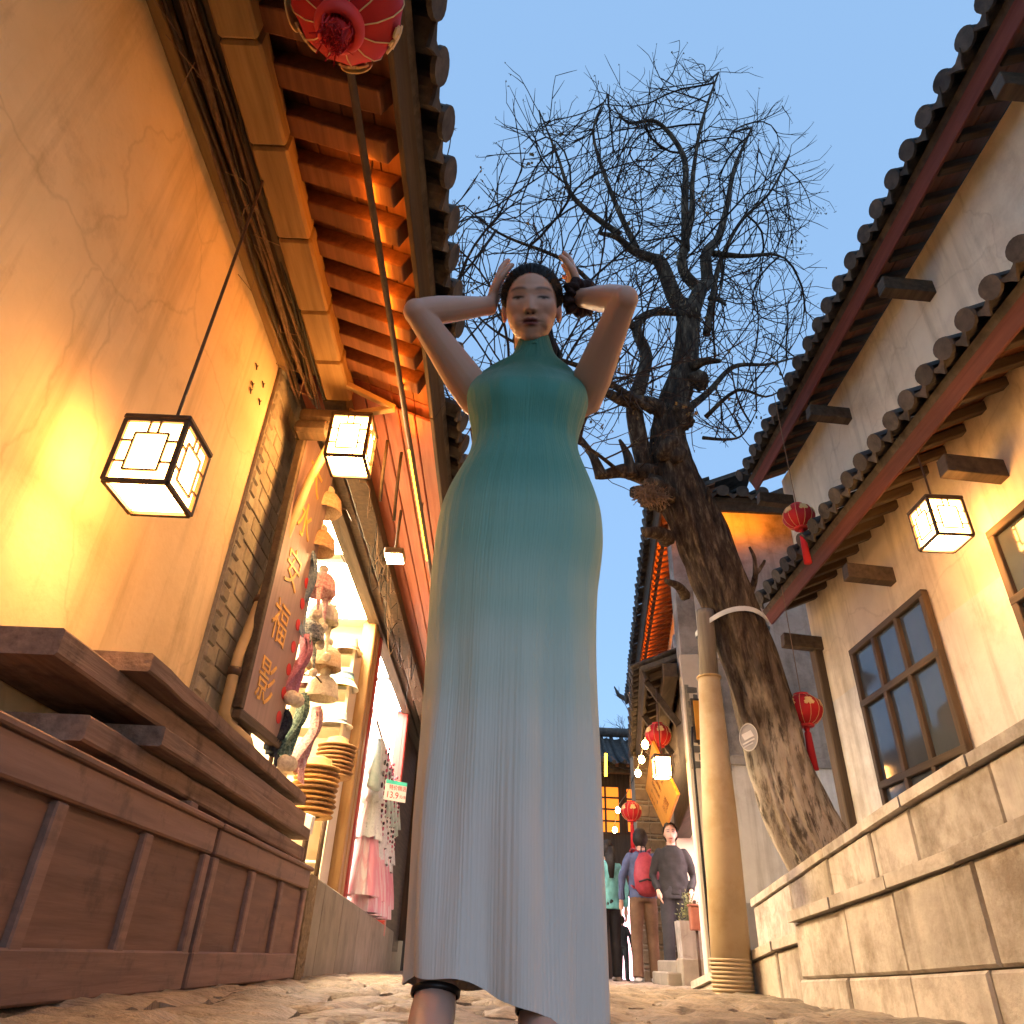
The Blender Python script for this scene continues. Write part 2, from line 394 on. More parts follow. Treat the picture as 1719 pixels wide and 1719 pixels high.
def tile_meshes(sp):
    if sp not in TM:
        TM[sp] = (cover_end(sp * .30, .40).mesh('eave_tile', m_tile, False), pan_end(sp * .34, .40).mesh('pan_tile', m_tile, False),
                  half_pipe(sp * .28, .42, .014, True).mesh('roof_tile', m_tile, False), half_pipe(sp * .34, .42, .014, False).mesh('pan_tile', m_tile, False))
    return TM[sp]
def eave(house, p0, d, o, L, depth, slope, tsp=.22, rsp=.20, rw=.095, raft=True, mr=None, ms=None, mf=None, courses=2, roof=True, drop=0.0, jit=.010):
    """p0 = start of eave edge, d = along, o = outwards (unit, horizontal)"""
    p0 = Vector(p0); d = Vector(d).normalized(); o = Vector(o).normalized(); mr = mr or m_rafter; ms = ms or m_soffit; mf = mf or m_dark
    inn = (-o * math.cos(slope) + Vector((0, 0, math.sin(slope)))).normalized(); nrm = d.cross(inn)
    if nrm.z < 0: nrm = -nrm
    def P(s, t, h=0): return p0 + d * s + inn * t + nrm * h
    # boards above the rafters
    nb = max(2, int(depth / .14)); w = depth / nb
    for i in range(nb):
        t = (i + .5) * w + .02
        MB().box(P(L / 2, t, .012), (L, w - .006, .016), (d, inn, nrm), .002).build('soffit_board', ms, house)
    if raft:
        me = None; k = int(L / rsp)
        for i in range(k):
            s = (i + .5) * rsp
            a, b = P(s, .07, -rw / 2 - .002), P(s, depth + .1, -rw / 2 - .002)
            if me is None:
                bb = MB(); bb.box((0, (depth + .03) / 2, 0), (rw, depth + .03, rw), None, .005); me = bb.mesh('rafter', mr)
            M = Matrix.Translation(a) @ Matrix((d, inn, nrm)).transposed().to_4x4() @ Matrix.Rotation(random.uniform(-.02, .02), 4, 'Z')
            link(me, 'rafter', house, M)
    MB().box(P(L / 2, .015, -.02), (L, .028, .11), (d, inn, nrm), .004).build('fascia_board', mf, house)
    if roof: MB().box(P(L / 2, depth / 2 + .25, .05), (L, depth + .5, .05), (d, inn, nrm)).build('roof', m_tile, house)
    ce, pe, cm, pm = tile_meshes(tsp); n = int(L / tsp)
    B = Matrix((d, inn, nrm)).transposed().to_4x4()
    flip = d.cross(inn).dot(nrm) < 0
    if flip: B = Matrix((-d, inn, nrm)).transposed().to_4x4()
    for i in range(n):
        for c in range(courses):
            s = (i + .5) * tsp
            for (me, ds, h) in ((pe if c == 0 else pm, 0, .135), (ce if c == 0 else cm, tsp / 2, .145)):
                M = Matrix.Translation(P(s + ds + random.uniform(-jit, jit), -.075 + c * .36 + random.uniform(-jit, jit), h + c * .012)) @ B @ Matrix.Rotation(random.uniform(-.03, .03), 4, 'Z') @ Matrix.Rotation(random.uniform(-.02, .02), 4, 'X')
                link(me, 'roof_tile' if c else 'eave_tile', house, M)
    return P

XW = -1.4
# ------------------------------------------------------------------ left: cream house (near) and shop house (beyond)
cream = thing('house', 'house with glowing cream plaster wall under a banded wooden beam', 'house', (XW, 1.5, 0))
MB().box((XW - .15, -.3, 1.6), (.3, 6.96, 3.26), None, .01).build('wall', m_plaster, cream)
eave(cream, (-.46, -1.2, 2.90), (0, 1, 0), (1, 0, 0), 4.55, .62, R(22))
# the beam in banded lengths, the dark boards and ledges between beam and wall
yy = -2.0
while yy < 3.30:
    L = random.uniform(.36, .46); e = min(yy + L, 3.34)
    MB().box((-1.065, (yy + e) / 2, 2.985 + random.uniform(-.003, .003)), (.15 + random.uniform(-.004, .004), e - yy - .006, .13), None, .012).build('beam', m_beam, cream)
    yy = e
for i, (x, z, w, h) in enumerate(((-1.18, 3.05, .05, .10), (-1.24, 3.10, .06, .05), (-1.31, 3.12, .07, .05), (-1.375, 3.085, .05, .15))):
    MB().box((x, .6, z), (w, 5.2, h), None, .006).build('ledge_board', m_dark if i < 3 else m_beam, cream)
MB().box((-1.24, .6, 3.19), (.42, 5.3, .03)).build('soffit', m_dark, cream)
# moulded edge band at the corner, in short pieces
for k in range(34):
    z = .52 + k * .076
    MB().box((XW + .014, 3.215 + random.uniform(-.004, .004), z), (.03 + random.uniform(-.006, .008), .085, .066), None, .010).build('edge_moulding', m_brick, cream)
MB().box((XW + .004, 3.215, 1.8), (.03, .10, 2.62)).build('edge_backing', m_mortar, cream)
# five small dark bird shapes fixed on the plaster
for (px, py) in ((430, 615), (423, 645), (441, 645), (435, 674), (420, 655)):
    c = atX(px, py, XW + .006); b = MB()
    b.prism([c + Vector((0, a * .011, q * .011)) for a, q in ((-2, .5), (-.3, .6), (1.6, 2.0), (.6, .1), (.9, -1.6), (-.2, -.3))], (.006, 0, 0))
    b.build('bird_ornament', m_dark, cream)

shop = thing('shop_house', 'timber shop house with lit open fronts, brick pier and red plank eaves', 'shop', (XW, 6, 0))
E2 = eave(shop, (-.46, 3.36, 2.90), (0, 1, 0), (1, 0, 0), 9.6, .62, R(22), raft=False, ms=m_red)
# planks running along under the eave
for i in range(8):
    t = .06 + i * .115
    MB().box((-.50 - t * .927, 7.9, 2.873 + t * .375 - .02), (.105, 9.0, .02), (Vector((.927, 0, -.375)), Vector((0, 1, 0)), Vector((.375, 0, .927))), .004).build('plank', m_red, shop)
MB().bar((-1.10, 3.36, 3.02), (-1.10, 12.6, 3.02), .14, .16).build('beam', m_darkz, shop)
# brick pier
MB().box((XW - .095, 3.56, 1.75), (.21, .58, 2.7)).build('pier_core', m_mortar, shop)
MB().box((XW - .12, 3.62, 3.22), (.24, .62, .30)).build('pier_cap', m_darkz, shop)
MB().box((-1.24, 8.1, 3.235), (.42, 9.6, .03)).build('soffit', m_dark, shop)
bme = MB().box((0, 0, 0), (.03, .188, .087), None, .004).mesh('brick', m_brick)
for r_ in range(27):
    for c_ in range(4):
        yb = 3.275 + .03 + c_ * .195 + (.0975 if r_ % 2 else 0) - .06
        if yb > 3.79 or yb < 3.28: continue
        link(bme, 'brick', shop, Matrix.Translation((XW + .001 + random.uniform(-.0015, .0025), yb, .56 + r_ * .094)) @ Matrix.Rotation(random.uniform(-.02, .02), 4, 'X'))
# posts, lintels, header band of each front
def upright(y, x=XW, w=.13, m=None, z0=.3, z1=3.05, nm='post'):
    MB().box((x, y, (z0 + z1) / 2), (w, w, z1 - z0), None, .012).build(nm, m or m_darkz, shop)
upright(3.86, -1.36, .07, m_darkz); upright(7.05, -1.42, .14, m_honeyz); upright(7.24, -1.42, .13, m_honeyz); upright(7.42, -1.41, .12, m_redz, nm='red_post'); upright(10.3, -1.42, .15, m_redz, nm='red_post'); upright(12.9, -1.42, .16)
MB().bar((-1.38, 3.9, 3.06), (-1.38, 12.9, 3.06), .12, .07).build('lintel', m_dark, shop)
MB().bar((-1.30, 3.9, 3.135), (-1.30, 12.9, 3.135), .10, .09).build('lintel', m_darkz, shop)
MB().box((-1.25, 8.2, 3.21), (.34, 9.4, .03)).build('header_board', m_red, shop)
# rooms behind
m_room = mat('warm shop wall', (.66, .56, .42), (.74, .64, .50), .85, 3, bump=.05)
for (y0, y1) in ((3.9, 7.3), (7.36, 10.3)):
    MB().box((-3.4, (y0 + y1) / 2, 1.7), (.06, y1 - y0, 2.9)).build('back_wall', m_room, shop)
    MB().box((-2.42, y0 - .03, 1.7), (1.9, .05, 2.9)).build('side_wall', m_room, shop)
    MB().box((-2.42, y1 - .02, 1.7), (1.86, .05, 2.9)).build('side_wall', m_room, shop)
    MB().box((-2.42, (y0 + y1) / 2, .28), (1.95, y1 - y0, .06)).build('floor', m_slab, shop)
    MB().box((-2.42, (y0 + y1) / 2, 3.11), (1.95, y1 - y0, .04)).build('ceiling', m_room, shop)
MB().box((-2.4, 11.6, 1.6), (1.9, 2.5, 2.9)).build('closed_front', m_dark, shop)
PLN = ('nearest', 'far front', 'rear')
for k, (x, y, m) in enumerate(((-1.75, 4.9, m_shoplight), (-1.75, 6.3, m_shoplight), (-2.6, 5.6, m_shoplight), (-1.8, 8.1, m_shoplight2), (-1.8, 9.5, m_shoplight2), (-2.6, 8.8, m_shoplight2))):
    t = thing('ceiling_light', 'flat glowing ceiling panel inside the %s shop, %s of its three' % ('hat' if k < 3 else 'clothes', PLN[k % 3]), 'ceiling light', (x, y, 3.04), 'ceiling panels of the %s shop' % ('hat' if k < 3 else 'clothes'))
    MB().box((x, y, 3.067), (.8, 1.25, .04), None, .006).build('frame', m_frame, t)
    MB().box((x, y, 3.042), (.74, 1.2, .014)).build('diffuser', m, t)

# eave pipe and light strips
b = MB(); b.tube([(-.645, -1.2, 2.80), (-.645, 2, 2.80), (-.645, 3.6, 2.795), (-.64, 6, 2.80), (-.64, 12, 2.80)], .0165, 8)
ep = b.build('eave_pipe', m_pipe, None, True); tag(ep, 'thin dark pipe running along below the tiled eave', 'pipe')
for q in range(9): MB().bar((-.645, -.8 + q * 1.3, 2.80), (-.645, -.8 + q * 1.3, 2.93), .02, .006).build('bracket', m_iron, ep)
b = MB(); b.tube([(-.660, 1.75, 2.862), (-.660, 3.6, 2.862)], .007, 6)
tag(b.build('light_strip', m_led, None, True), 'amber light strip tucked above the dark eave pipe', 'light strip')
b = MB(); b.tube([(-.655, 3.6, 2.778), (-.655, 5.05, 2.778)], .006, 6); b.tube([(-.655, 5.5, 2.778), (-.655, 6.9, 2.778)], .006, 6)
tag(b.build('light_strip', m_ledy, None, True), 'yellow light strip glowing along the underside of the far eave pipe', 'light strip')

# cables bunched along the cream wall
cb = thing('cable_bundle', 'sagging bundle of dusty cables strung along the top of the cream wall', 'cables', (-1.2, 1.2, 2.95))
for k in range(12):
    x0, z0 = -1.16 - .018 * k + random.uniform(-.01, .01), 2.99 + .006 * k + random.uniform(-.03, .03); pts = []
    for i in range(26):
        y = -1.0 + i * .18
        pts.append((x0 + .018 * noise.noise(Vector((k * 3, y * 1.2, 0))), y, z0 - .02 * math.sin(i * .9 + k) - .03 * abs(noise.noise(Vector((y * .8, k, 2))))))
    b = MB(); b.tube(pts, random.choice((.005, .007, .009)), 6); b.build('cable', random.choice((m_cable, m_cable2, m_cable2, m_dark)), cb, True)
for k in range(26):
    y = random.uniform(.6, 3.3); x = -1.2 - random.uniform(-.02, .16); z = 2.94
    p = Vector((x, y, z)); b = MB()
    b.tube([p, p + Vector((random.uniform(-.04, .04), random.uniform(-.07, .07), -.02)), p + Vector((random.uniform(-.08, .1), random.uniform(-.14, .14), random.uniform(-.08, .01)))], .0022, 4)
    b.build('cable_tie', m_cable2, cb)
cb2 = thing('cable_tangle', 'tangle of thin wires hanging above the shop lintel', 'cables', (-1.15, 6, 3.0))
for k in range(20):
    y0 = random.uniform(3.9, 7.5); L = random.uniform(.6, 2.2); x0 = -1.12 + random.uniform(-.07, .09); pts = []
    for i in range(12):
        s = i / 11
        pts.append((x0 + .05 * noise.noise(Vector((k, s * 3, 0))), y0 + L * s, 3.0 - random.uniform(.05, .3) * 4 * s * (1 - s) + .03 * noise.noise(Vector((k, s * 4, 9)))))
    b = MB(); b.tube(pts, random.choice((.003, .005)), 5); b.build('wire', random.choice((m_cable, m_cable2)), cb2, True)

# beam end block and lantern arm at the end of the cream house
bk = thing('bracket_block', 'weathered carved block at the end of the cream house beam', 'bracket', (-1.05, 3.4, 2.85))
MB().box((-1.12, 3.42, 2.84), (.34, .14, .09), None, .02).build('block', m_darkz, bk)
MB().box((-1.20, 3.40, 2.745), (.20, .12, .09), None, .02).build('block', m_dark, bk)
MB().bar((-1.0, 3.35, 2.83), (-.72, 3.30, 2.86), .04, .035).build('arm', m_bamboo, bk)
MB().bar((-1.02, 3.20, 2.95), (-.72, 3.30, 2.86), .035, .035).build('arm', m_bamboo, bk)

# ------------------------------------------------------------------ square lanterns
def lantern(loc, w=.19, h=.22, label='', group=None, hook=.12, dim=False):
    """loc = centre of the bottom"""
    x, y, z = loc; t = thing('square_lantern', label, 'lantern', loc, group); b = MB(); e = w / 2; r = w * .042
    for sx in (-1, 1):
        for sy in (-1, 1): b.bar((x + sx * e, y + sy * e, z), (x + sx * e, y + sy * e, z + h), r * 2, r * 2, ch=.001)
    for zz in (z, z + h):
        for s_ in (-1, 1):
            b.bar((x - e, y + s_ * e, zz), (x + e, y + s_ * e, zz), r * 1.8, r * 1.8, ch=.001); b.bar((x + s_ * e, y - e, zz), (x + s_ * e, y + e, zz), r * 1.8, r * 1.8, ch=.001)
    b.build('frame', m_iron, t)
    g = MB(); q = r * .8
    for ax in (0, 1):
        for s_ in (-1, 1):
            def L(a0, z0, a1, z1):
                f = lambda a, zz: (x + a, y + s_ * e * 1.02, zz) if ax == 0 else (x + s_ * e * 1.02, y + a, zz)
                g.bar(f(a0, z0), f(a1, z1), q, q, ch=0)
            i, u = e * .55, h * .22
            L(-i, z + u * .8, -i, z + h - u); L(i, z + u * .8, i, z + h - u); L(-i, z + u * .8, i, z + u * .8); L(-i, z + h - u, i, z + h - u)
            for a in (-i, i): L(a * .3, z + h - u, a * .3, z + h)
            L(-e, z + h - u * 1.6, -i, z + h - u * 1.6); L(i, z + h - u * 1.6, e, z + h - u * 1.6); L(-e, z + u * 1.4, -i, z + u * 1.4); L(i, z + u * 1.4, e, z + u * 1.4)
    g.build('lattice', m_iron, t)
    for ax in (0, 1):
        for s_ in (-1, 1):
            c = (x, y + s_ * e * .93, z + h / 2) if ax == 0 else (x + s_ * e * .93, y, z + h / 2)
            d = (w * .92, .006, h * .96) if ax == 0 else (.006, w * .80, h * .96)
            MB().box(c, d).build('paper_pane', glow('dimmer added lantern paper', (1.0, .45, .115), 22.0) if dim else m_lamp, t)
    MB().box((x, y, z + .008), (w * .84, w * .80, .008)).build('bottom_pane', glow('dimmer added lantern bottom', (1.0, .54, .18), 50.0) if dim else m_lampb, t)
    MB().box((x, y, z + h + .012), (w * 1.12, w * 1.12, .022), None, .006).build('cap', m_iron, t)
    b = MB(); b.tube([(x, y, z + h + .02), (x, y, z + h + hook)], .006, 6); b.build('hook', m_iron, t)
    return t
lantern((-.945, 3.36, 2.47), .215, .285, 'large square paper lantern hanging from the bracket at the cream house corner', hook=.12)
lantern((-1.13, 1.90, 1.30), .19, .23, 'added square paper lantern lighting the cream wall nearest the viewer', hook=1.62, dim=True)  # made-up lantern, added to put warm light on the cream wall
for k in range(2):   # dark hanging tassel rods beside the big lantern
    x, y = -.80 + k * .075, 3.62 + k * .12
    b = MB(); b.tube([(x, y, 2.86), (x + .004, y, 2.62 - k * .05), (x + .012, y + .01, 2.42 - k * .06)], .011, 6)
    tag(b.build('hanging_rod', m_dark, None, True), ('dark rod hanging just right of the big square lantern' if k == 0 else 'longer dark rod hanging in front of the red planks'), 'rod')
# small lamp under the red planks
c = atX(662, 938, -.84); t = thing('spot_lamp', 'small square lamp glowing under the red planks', 'lamp', c)
MB().box(c + Vector((0, 0, .03)), (.14, .16, .05), None, .008).build('housing', m_iron, t)
MB().box(c, (.12, .14, .012)).build('lens', m_spot, t)
MB().bar(c + Vector((0, 0, .05)), (c.x, c.y, 3.02), .02, .02).build('stem', m_iron, t)

# drain pipe
dp = thing('drain_pipe', 'yellowed drain pipe bending down beside the carved sign board', 'pipe', (-1.3, 3.7, 1.1))
pts = [atX(590, 690, -1.02), atX(565, 725, -1.08), atX(520, 805, -1.18), atX(468, 930, -1.30), atX(400, 1100, -1.31), atX(376, 1195, -1.31), atX(382, 1215, -1.30), atX(416, 1245, -1.22), atX(418, 1256, -1.20)]
b = MB(); b.tube(pts, [.026] * 9, 12); b.build('pipe', m_bamboo, dp, True)
for i, f_ in ((3, .0), (3, .5), (4, .3)):
    p = pts[i].lerp(pts[i + 1], f_); d = (pts[i + 1] - pts[i]).normalized(); b = MB(); b.tube([p - d * .02, p + d * .02], .033, 12); b.build('clamp', m_iron, dp, True)

# carved sign board with gold characters and red discs
def text(s, parent, M, size, m, ext=.002, name='character'):
    cu = bpy.data.curves.new(name, 'FONT'); cu.body = s; cu.size = size; cu.extrude = ext; cu.align_x = 'CENTER'; cu.align_y = 'CENTER'
    o = bpy.data.objects.new('tmp', cu); COL.objects.link(o)
    dg = bpy.context.evaluated_depsgraph_get(); dg.update()
    me = bpy.data.meshes.new_from_object(o.evaluated_get(dg)); bpy.data.objects.remove(o)
    me.materials.clear(); me.materials.append(m); me.name = name
    return link(me, name, parent, M)
bl, br_ = atX(402, 1192, -1.27), atX(447, 1262, -1.24)
ax_y = Vector((br_.x - bl.x, br_.y - bl.y, 0)).normalized(); nrm = ax_y.cross(Vector((0, 0, 1)))
wS = .56; o0 = Vector((bl.x, bl.y, 1.10))
sg = thing('sign_board', 'tall purple brown shop board with gold brush characters and red discs', 'sign', o0 + ax_y * wS / 2)
HS = 1.75
MB().box(o0 + ax_y * wS / 2 + Vector((0, 0, HS / 2)), (wS, .03, HS), (ax_y, -nrm, Vector((0, 0, 1))), .004).build('board', m_sign, sg)
MB().box(o0 + ax_y * (wS / 2) + Vector((0, 0, -.025)), (wS + .06, .045, .045), (ax_y, -nrm, Vector((0, 0, 1))), .004).build('frame_rail', m_dark, sg)
MB().box(o0 + ax_y * (-.022) + Vector((0, 0, HS / 2)), (.04, .045, HS), (ax_y, -nrm, Vector((0, 0, 1))), .004).build('frame_rail', m_dark, sg)
Bs = Matrix((ax_y, Vector((0, 0, 1)), nrm)).transposed().to_4x4()
for i, ch in enumerate('影福安水大'):
    text(ch, sg, Matrix.Translation(o0 + ax_y * (.20 + .015 * i) + Vector((0, 0, .19 + i * .335)) + nrm * .0175) @ Bs, .25, m_gold)
for i, ch in enumerate('丽江古城手工帽围巾'):
    c = o0 + ax_y * .475 + Vector((0, 0, .10 + i * .135)) + nrm * .016
    if i < 7:
        b = MB(); b.lathe(c, [(.034, 0), (.034, .003), (.001, .003)], 14, (ax_y, Vector((0, 0, 1)), nrm)); b.build('red_disc', m_redflat, sg)

# ------------------------------------------------------------------ plinth, bench, shutter boards
pl = thing('stone_plinth', 'long stone plinth below the shop fronts with a rough tooled end block', 'plinth', (-1.2, 8, 0))
e1 = MB()
P = []
for i in range(22):
    row = []
    for j in range(10):
        z, y = -.05 + .54 * i / 21, 4.50 + .20 * j / 9
        dd = .012 * noise.noise(Vector((y * 26, z * 26, 0))) + .010 * noise.noise(Vector((y * 60, z * 45, 5)))
        if i in (0, 21) or j in (0, 9): dd = 0
        row.append(Vector((-1.03 + dd, y, z)))
    P.append(row)
e1.grid(P); e1.box((-1.245, 4.60, .218), (.42, .20, .536)); e1.build('end_block', mat('tooled stone', (.13, .09, .05), (.28, .20, .115), .85, 22, bump=.8, bscale=50), pl, True)
yy = 4.71
for k in range(9):
    L = (.36, .95, 1.2, 1.3, 1.2, 1.4, 1.2, 1.3, 1.3)[k]; xc = -1.03 - .055 * (yy + L / 2 - 4.5); zt = .49 + gz(yy + L / 2)
    a = Vector((-.055, 1, -.0122)).normalized(); s = a.cross(Vector((0, 0, 1))).normalized()
    MB().box((xc - .25, yy + L / 2, zt - .28), (.5, L - .008, .56), (s, a, s.cross(a)), .010).build('stone_slab', m_slab, pl)
    yy += L

def bench(y0, y1, label):
    t = thing('storage_bench', label, 'bench', (-1.22, (y0 + y1) / 2, 0), 'wooden benches along the shop front')
    L = y1 - y0; X = -1.035; H = .50
    MB().box((-1.235, (y0 + y1) / 2, .25), (.36, L - .02, .44)).build('carcass', m_crate, t)
    MB().box((X - .005, (y0 + y1) / 2, H - .045), (.03, L, .09), None, .006).build('top_rail', m_cratez, t)
    MB().box((X - .005, (y0 + y1) / 2, .055), (.03, L, .11), None, .006).build('bottom_rail', m_cratez, t)
    n = 3
    for i in range(n + 1):
        y = y0 + .03 + (L - .06) * i / n
        MB().box((X - .006, y, .25), (.026, .055, H - .19), None, .005).build('stile', m_cratez, t)
    for i in range(n):
        y = y0 + .03 + (L - .06) * (i + .5) / n
        MB().box((X - .018, y, .25), (.012, (L - .06) / n - .06, H - .21)).build('panel', m_crate, t)
    MB().box((-1.22, (y0 + y1) / 2, H + .008), (.42, L + .02, .02), None, .005).build('lid', m_cratez, t)
bench(2.92, 4.46, 'brown panelled bench reaching the rough stone block of the plinth')
bench(1.30, 2.88, 'brown panelled bench nearest the viewer below the cream wall')
names = ('bottom', 'second', 'third', 'topmost')
for k in range(4):
    y1 = (4.42, 4.50, 4.36, 4.40)[k]; y0 = (1.95, 2.25, 1.75, 2.05)[k]; z = .592 + k * .085; dx = (.0, .03, -.02, .012)[k]; tl = (-.012, .010, -.008, .012)[k]; yw = (.012, -.02, .016, -.03)[k]
    a = Vector((yw, 1, tl)).normalized(); s = a.cross(Vector((0, 0, 1))).normalized(); z += random.uniform(-.004, .004)
    b = MB(); rgs = []; u3 = s.cross(a); n_ = 16
    for i in range(n_ + 1):      # worn edges that are not quite straight
        q = Vector((-1.225 + dx, y0 + (y1 - y0) * i / n_, z)) + a * 0 + Vector((yw, 0, tl)) * ((y1 - y0) * (i / n_ - .5)); w_, h_ = .14, (.034, .030, .036, .028)[k]; jx = .006 * noise.noise(Vector((i * .9, k, 0))); jz = .004 * noise.noise(Vector((i * .7, k, 5)))
        rgs.append([q + s * (sx * w_ + jx) + u3 * (sz * h_ + jz) for sx, sz in ((-1, -.8), (-.95, -1), (.95, -1), (1, -.8), (1, .8), (.95, 1), (-.95, 1), (-1, .8))])
    b.rings(rgs, True)
    o = b.build('shutter_board', m_shut); tag(o, '%s weathered shutter board of the stack on the panelled bench' % names[k], 'board', 'shutter boards stacked on the bench')
for yk in (2.75, 4.15):
    b = MB(); b.box((-1.2, yk, .540), (.24, .07, .044), None, .006)
    tag(b.build('wood_spacer', m_shut), 'short wooden spacer under the %s end of the stacked boards' % ('near' if yk < 3 else 'far'), 'spacer')

# ------------------------------------------------------------------ shop goods
def knit(name, c1, c2, sc=70):
    if name in MATS: return MATS[name]
    m = mat(name, c1, c2, .95, sc, (1, 1, 1), .8, sc, contrast=.08); return m
WOOL = [knit('wool cream', (.55, .47, .36), (.68, .6, .48)), knit('wool pink', (.42, .15, .22), (.55, .24, .32)), knit('wool green', (.05, .10, .085), (.22, .32, .26)), knit('wool grey', (.08, .09, .10), (.30, .30, .30)),
        knit('wool rose', (.50, .22, .24), (.68, .46, .44)), knit('wool blue', (.16, .22, .30), (.28, .34, .42)), knit('wool navy', (.015, .02, .035), (.04, .05, .07)), knit('wool tan', (.42, .25, .13), (.55, .36, .2)), knit('wool sand', (.55, .38, .24), (.66, .5, .34))]
def pompom(parent, c, r, m):
    b = MB(); b.ball(c, r, 14, 10)
    b.v = [tuple(Vector(p) + (Vector(p) - Vector(c)) * .16 * noise.noise(Vector(p) * 110)) for p in b.v]; b.build('pompom', m, parent, True)
def knit_cap(px, py, X, r, m, label, ear=True):
    c = atX(px, py, X); t = thing('knit_cap', label, 'cap', c, 'knitted caps and scarves on the rack'); b = MB()
    pr = [(r * 1.02, -r * .5), (r * 1.08, -r * .38), (r * 1.02, -r * .25), (r, 0), (r * .9, r * .45), (r * .62, r * .8), (r * .25, r * .98), (.002, r)]
    b.lathe(c, pr, 18); b.build('crown', m, t, True)
    pompom(t, c + Vector((0, 0, r * 1.2)), r * .34, WOOL[0])
    if ear:
        for s_ in (-1, 1):
            b = MB(); p = c + Vector((.02, s_ * r * .9, -r * .35)); b.tube([p, p + Vector((.01, 0, -r * 1.0)), p + Vector((.02, s_ * .01, -r * 1.7))], [r * .34, r * .2, .008], 8, flat=.3); b.build('ear_flap', m, t, True)
            pompom(t, p + Vector((.02, s_ * .01, -r * 2.0)), r * .30, WOOL[0])
def scarf(p0, p1, w, m, label, sway=.02, pom=False):
    c = Vector(p0); t = thing('scarf', label, 'scarf', Vector(p1), 'knitted caps and scarves on the rack'); P0, P1 = Vector(p0), Vector(p1); G = []
    for i in range(22):
        s = i / 21; p = P0.lerp(P1, s); row = []
        for j in range(9):
            a = (j / 8 - .5); ww = w * (.65 + .35 * s) * (1 + .08 * math.sin(s * 9))
            row.append(p + Vector((.028 * math.sin(j * 2.2 + s * 3) + .02 * math.sin(s * 5), a * ww, .012 * math.sin(j * 1.4))))
        G.append(row)
    b = MB(); b.grid(G); b.grid([[q + Vector((-.014, 0, 0)) for q in r_][::-1] for r_ in G]); b.build('cloth', m, t, True)
    if pom:
        pompom(t, P1 + Vector((.02, -w * .4, -.04)), .042, WOOL[0]); pompom(t, P1 + Vector((.02, w * .35, -.02)), .042, WOOL[0])
    else:
        f = MB()
        for j in range(14):
            q = P1 + Vector((.01, (j / 13 - .5) * w, 0)); f.tube([q, q + Vector((.006, random.uniform(-.008, .008), -.035)), q + Vector((.01, random.uniform(-.015, .015), -.07))], .0035, 4)
        f.build('fringe', m, t)
# rack pole that carries them
rk = thing('display_rack', 'slim metal pole rack of knitted goods beside the sign board', 'rack', (-1.33, 4.45, .49))
b = MB(); b.tube([(-1.36, 4.42, .49), (-1.36, 4.42, 3.0)], .014, 8); b.build('pole', m_iron, rk, True)
b = MB()
for zz in (2.85, 2.5, 2.15, 1.9, 1.6): b.tube([(-1.36, 4.42, zz), (-1.20, 4.46, zz + .01), (-1.19, 4.62, zz + .01)], .006, 6)
b.build('arm', m_iron, rk, True)
knit_cap(548, 850, -1.22, .10, WOOL[8], 'sand knitted cap hanging highest on the rack', False)
knit_cap(536, 915, -1.22, .10, WOOL[7], 'tan knitted cap below the highest cap on the rack', False)
knit_cap(538, 985, -1.20, .10, WOOL[4], 'rose knitted cap halfway down the rack', True)
knit_cap(543, 1035, -1.20, .10, WOOL[0], 'cream knitted cap with brim halfway down the rack', True)
knit_cap(520, 1065, -1.22, .09, WOOL[3], 'grey speckled knitted cap on the rack', True)
knit_cap(545, 1110, -1.20, .11, WOOL[8], 'big sand fur cap left of the white shelves', False)
knit_cap(541, 1160, -1.20, .105, WOOL[0], 'cream fur cap hanging above the rose scarf', False)
S = lambda x0, y0, x1, y1, X: (atX(x0, y0, X), atX(x1, y1, X))
scarf(*S(524, 930, 505, 1050, -1.23), .11, WOOL[5], 'blue grey scarf hanging along the edge of the sign board')
scarf(*S(516, 1070, 490, 1165, -1.20), .15, WOOL[1], 'pink knitted scarf with white pompoms beside the sign board', pom=True)
scarf(*S(512, 1168, 478, 1272, -1.19), .15, WOOL[2], 'dark green and white knitted scarf with pompoms near the board stack', pom=True)
scarf(*S(535, 1190, 503, 1292, -1.16), .13, WOOL[4], 'rose and white knitted scarf hanging lowest on the rack')
scarf(*S(480, 1195, 462, 1265, -1.22), .10, WOOL[6], 'navy scarf behind the green scarf')
# shelf with hats at the far side of the hat shop
sh = thing('hat_shelf', 'white shelf unit full of hats inside the hat shop', 'shelf', (-1.75, 6.85, .32))
for zz in (.75, 1.15, 1.5, 1.85, 2.2, 2.55): MB().box((-1.72, 6.8, zz), (.50, .34, .022), None, .004).build('shelf_board', m_room, sh)
for xx in (-1.98, -1.46): MB().box((xx, 6.8, 1.5), (.03, .34, 2.36), None, .004).build('upright', m_room, sh)
def brim_hat(c, r, m, band, label, k=1.0):
    t = thing('hat', label, 'hat', c, 'hats on the shelves of the hat shop'); b = MB()
    b.lathe(c, [(r * 1.0, 0), (r * 1.0, .006), (r * .72, .022), (r * .62, .03), (r * .60, .075 * k), (r * .55, .105 * k), (r * .3, .12 * k), (.002, .122 * k)], 22); b.build('crown', m, t, True)
    b = MB(); b.lathe(c, [(r * .625, .032), (r * .615, .055)], 22); b.build('band', band, t, True)
m_straw = mat('pale straw', (.55, .45, .30), (.68, .57, .4), .85, 60, bump=.5); m_felt = mat('brown felt', (.24, .13, .06), (.36, .2, .09), .95, 40, bump=.3, rnd=.2); m_whitefelt = mat('white felt', (.7, .66, .6), (.78, .74, .68), .95, 40, bump=.3)
stripe = [mat('stripe dark', (.05, .07, .09)), mat('stripe blue', (.2, .4, .45)), mat('stripe yellow', (.6, .5, .08)), mat('stripe white', (.6, .6, .56))]
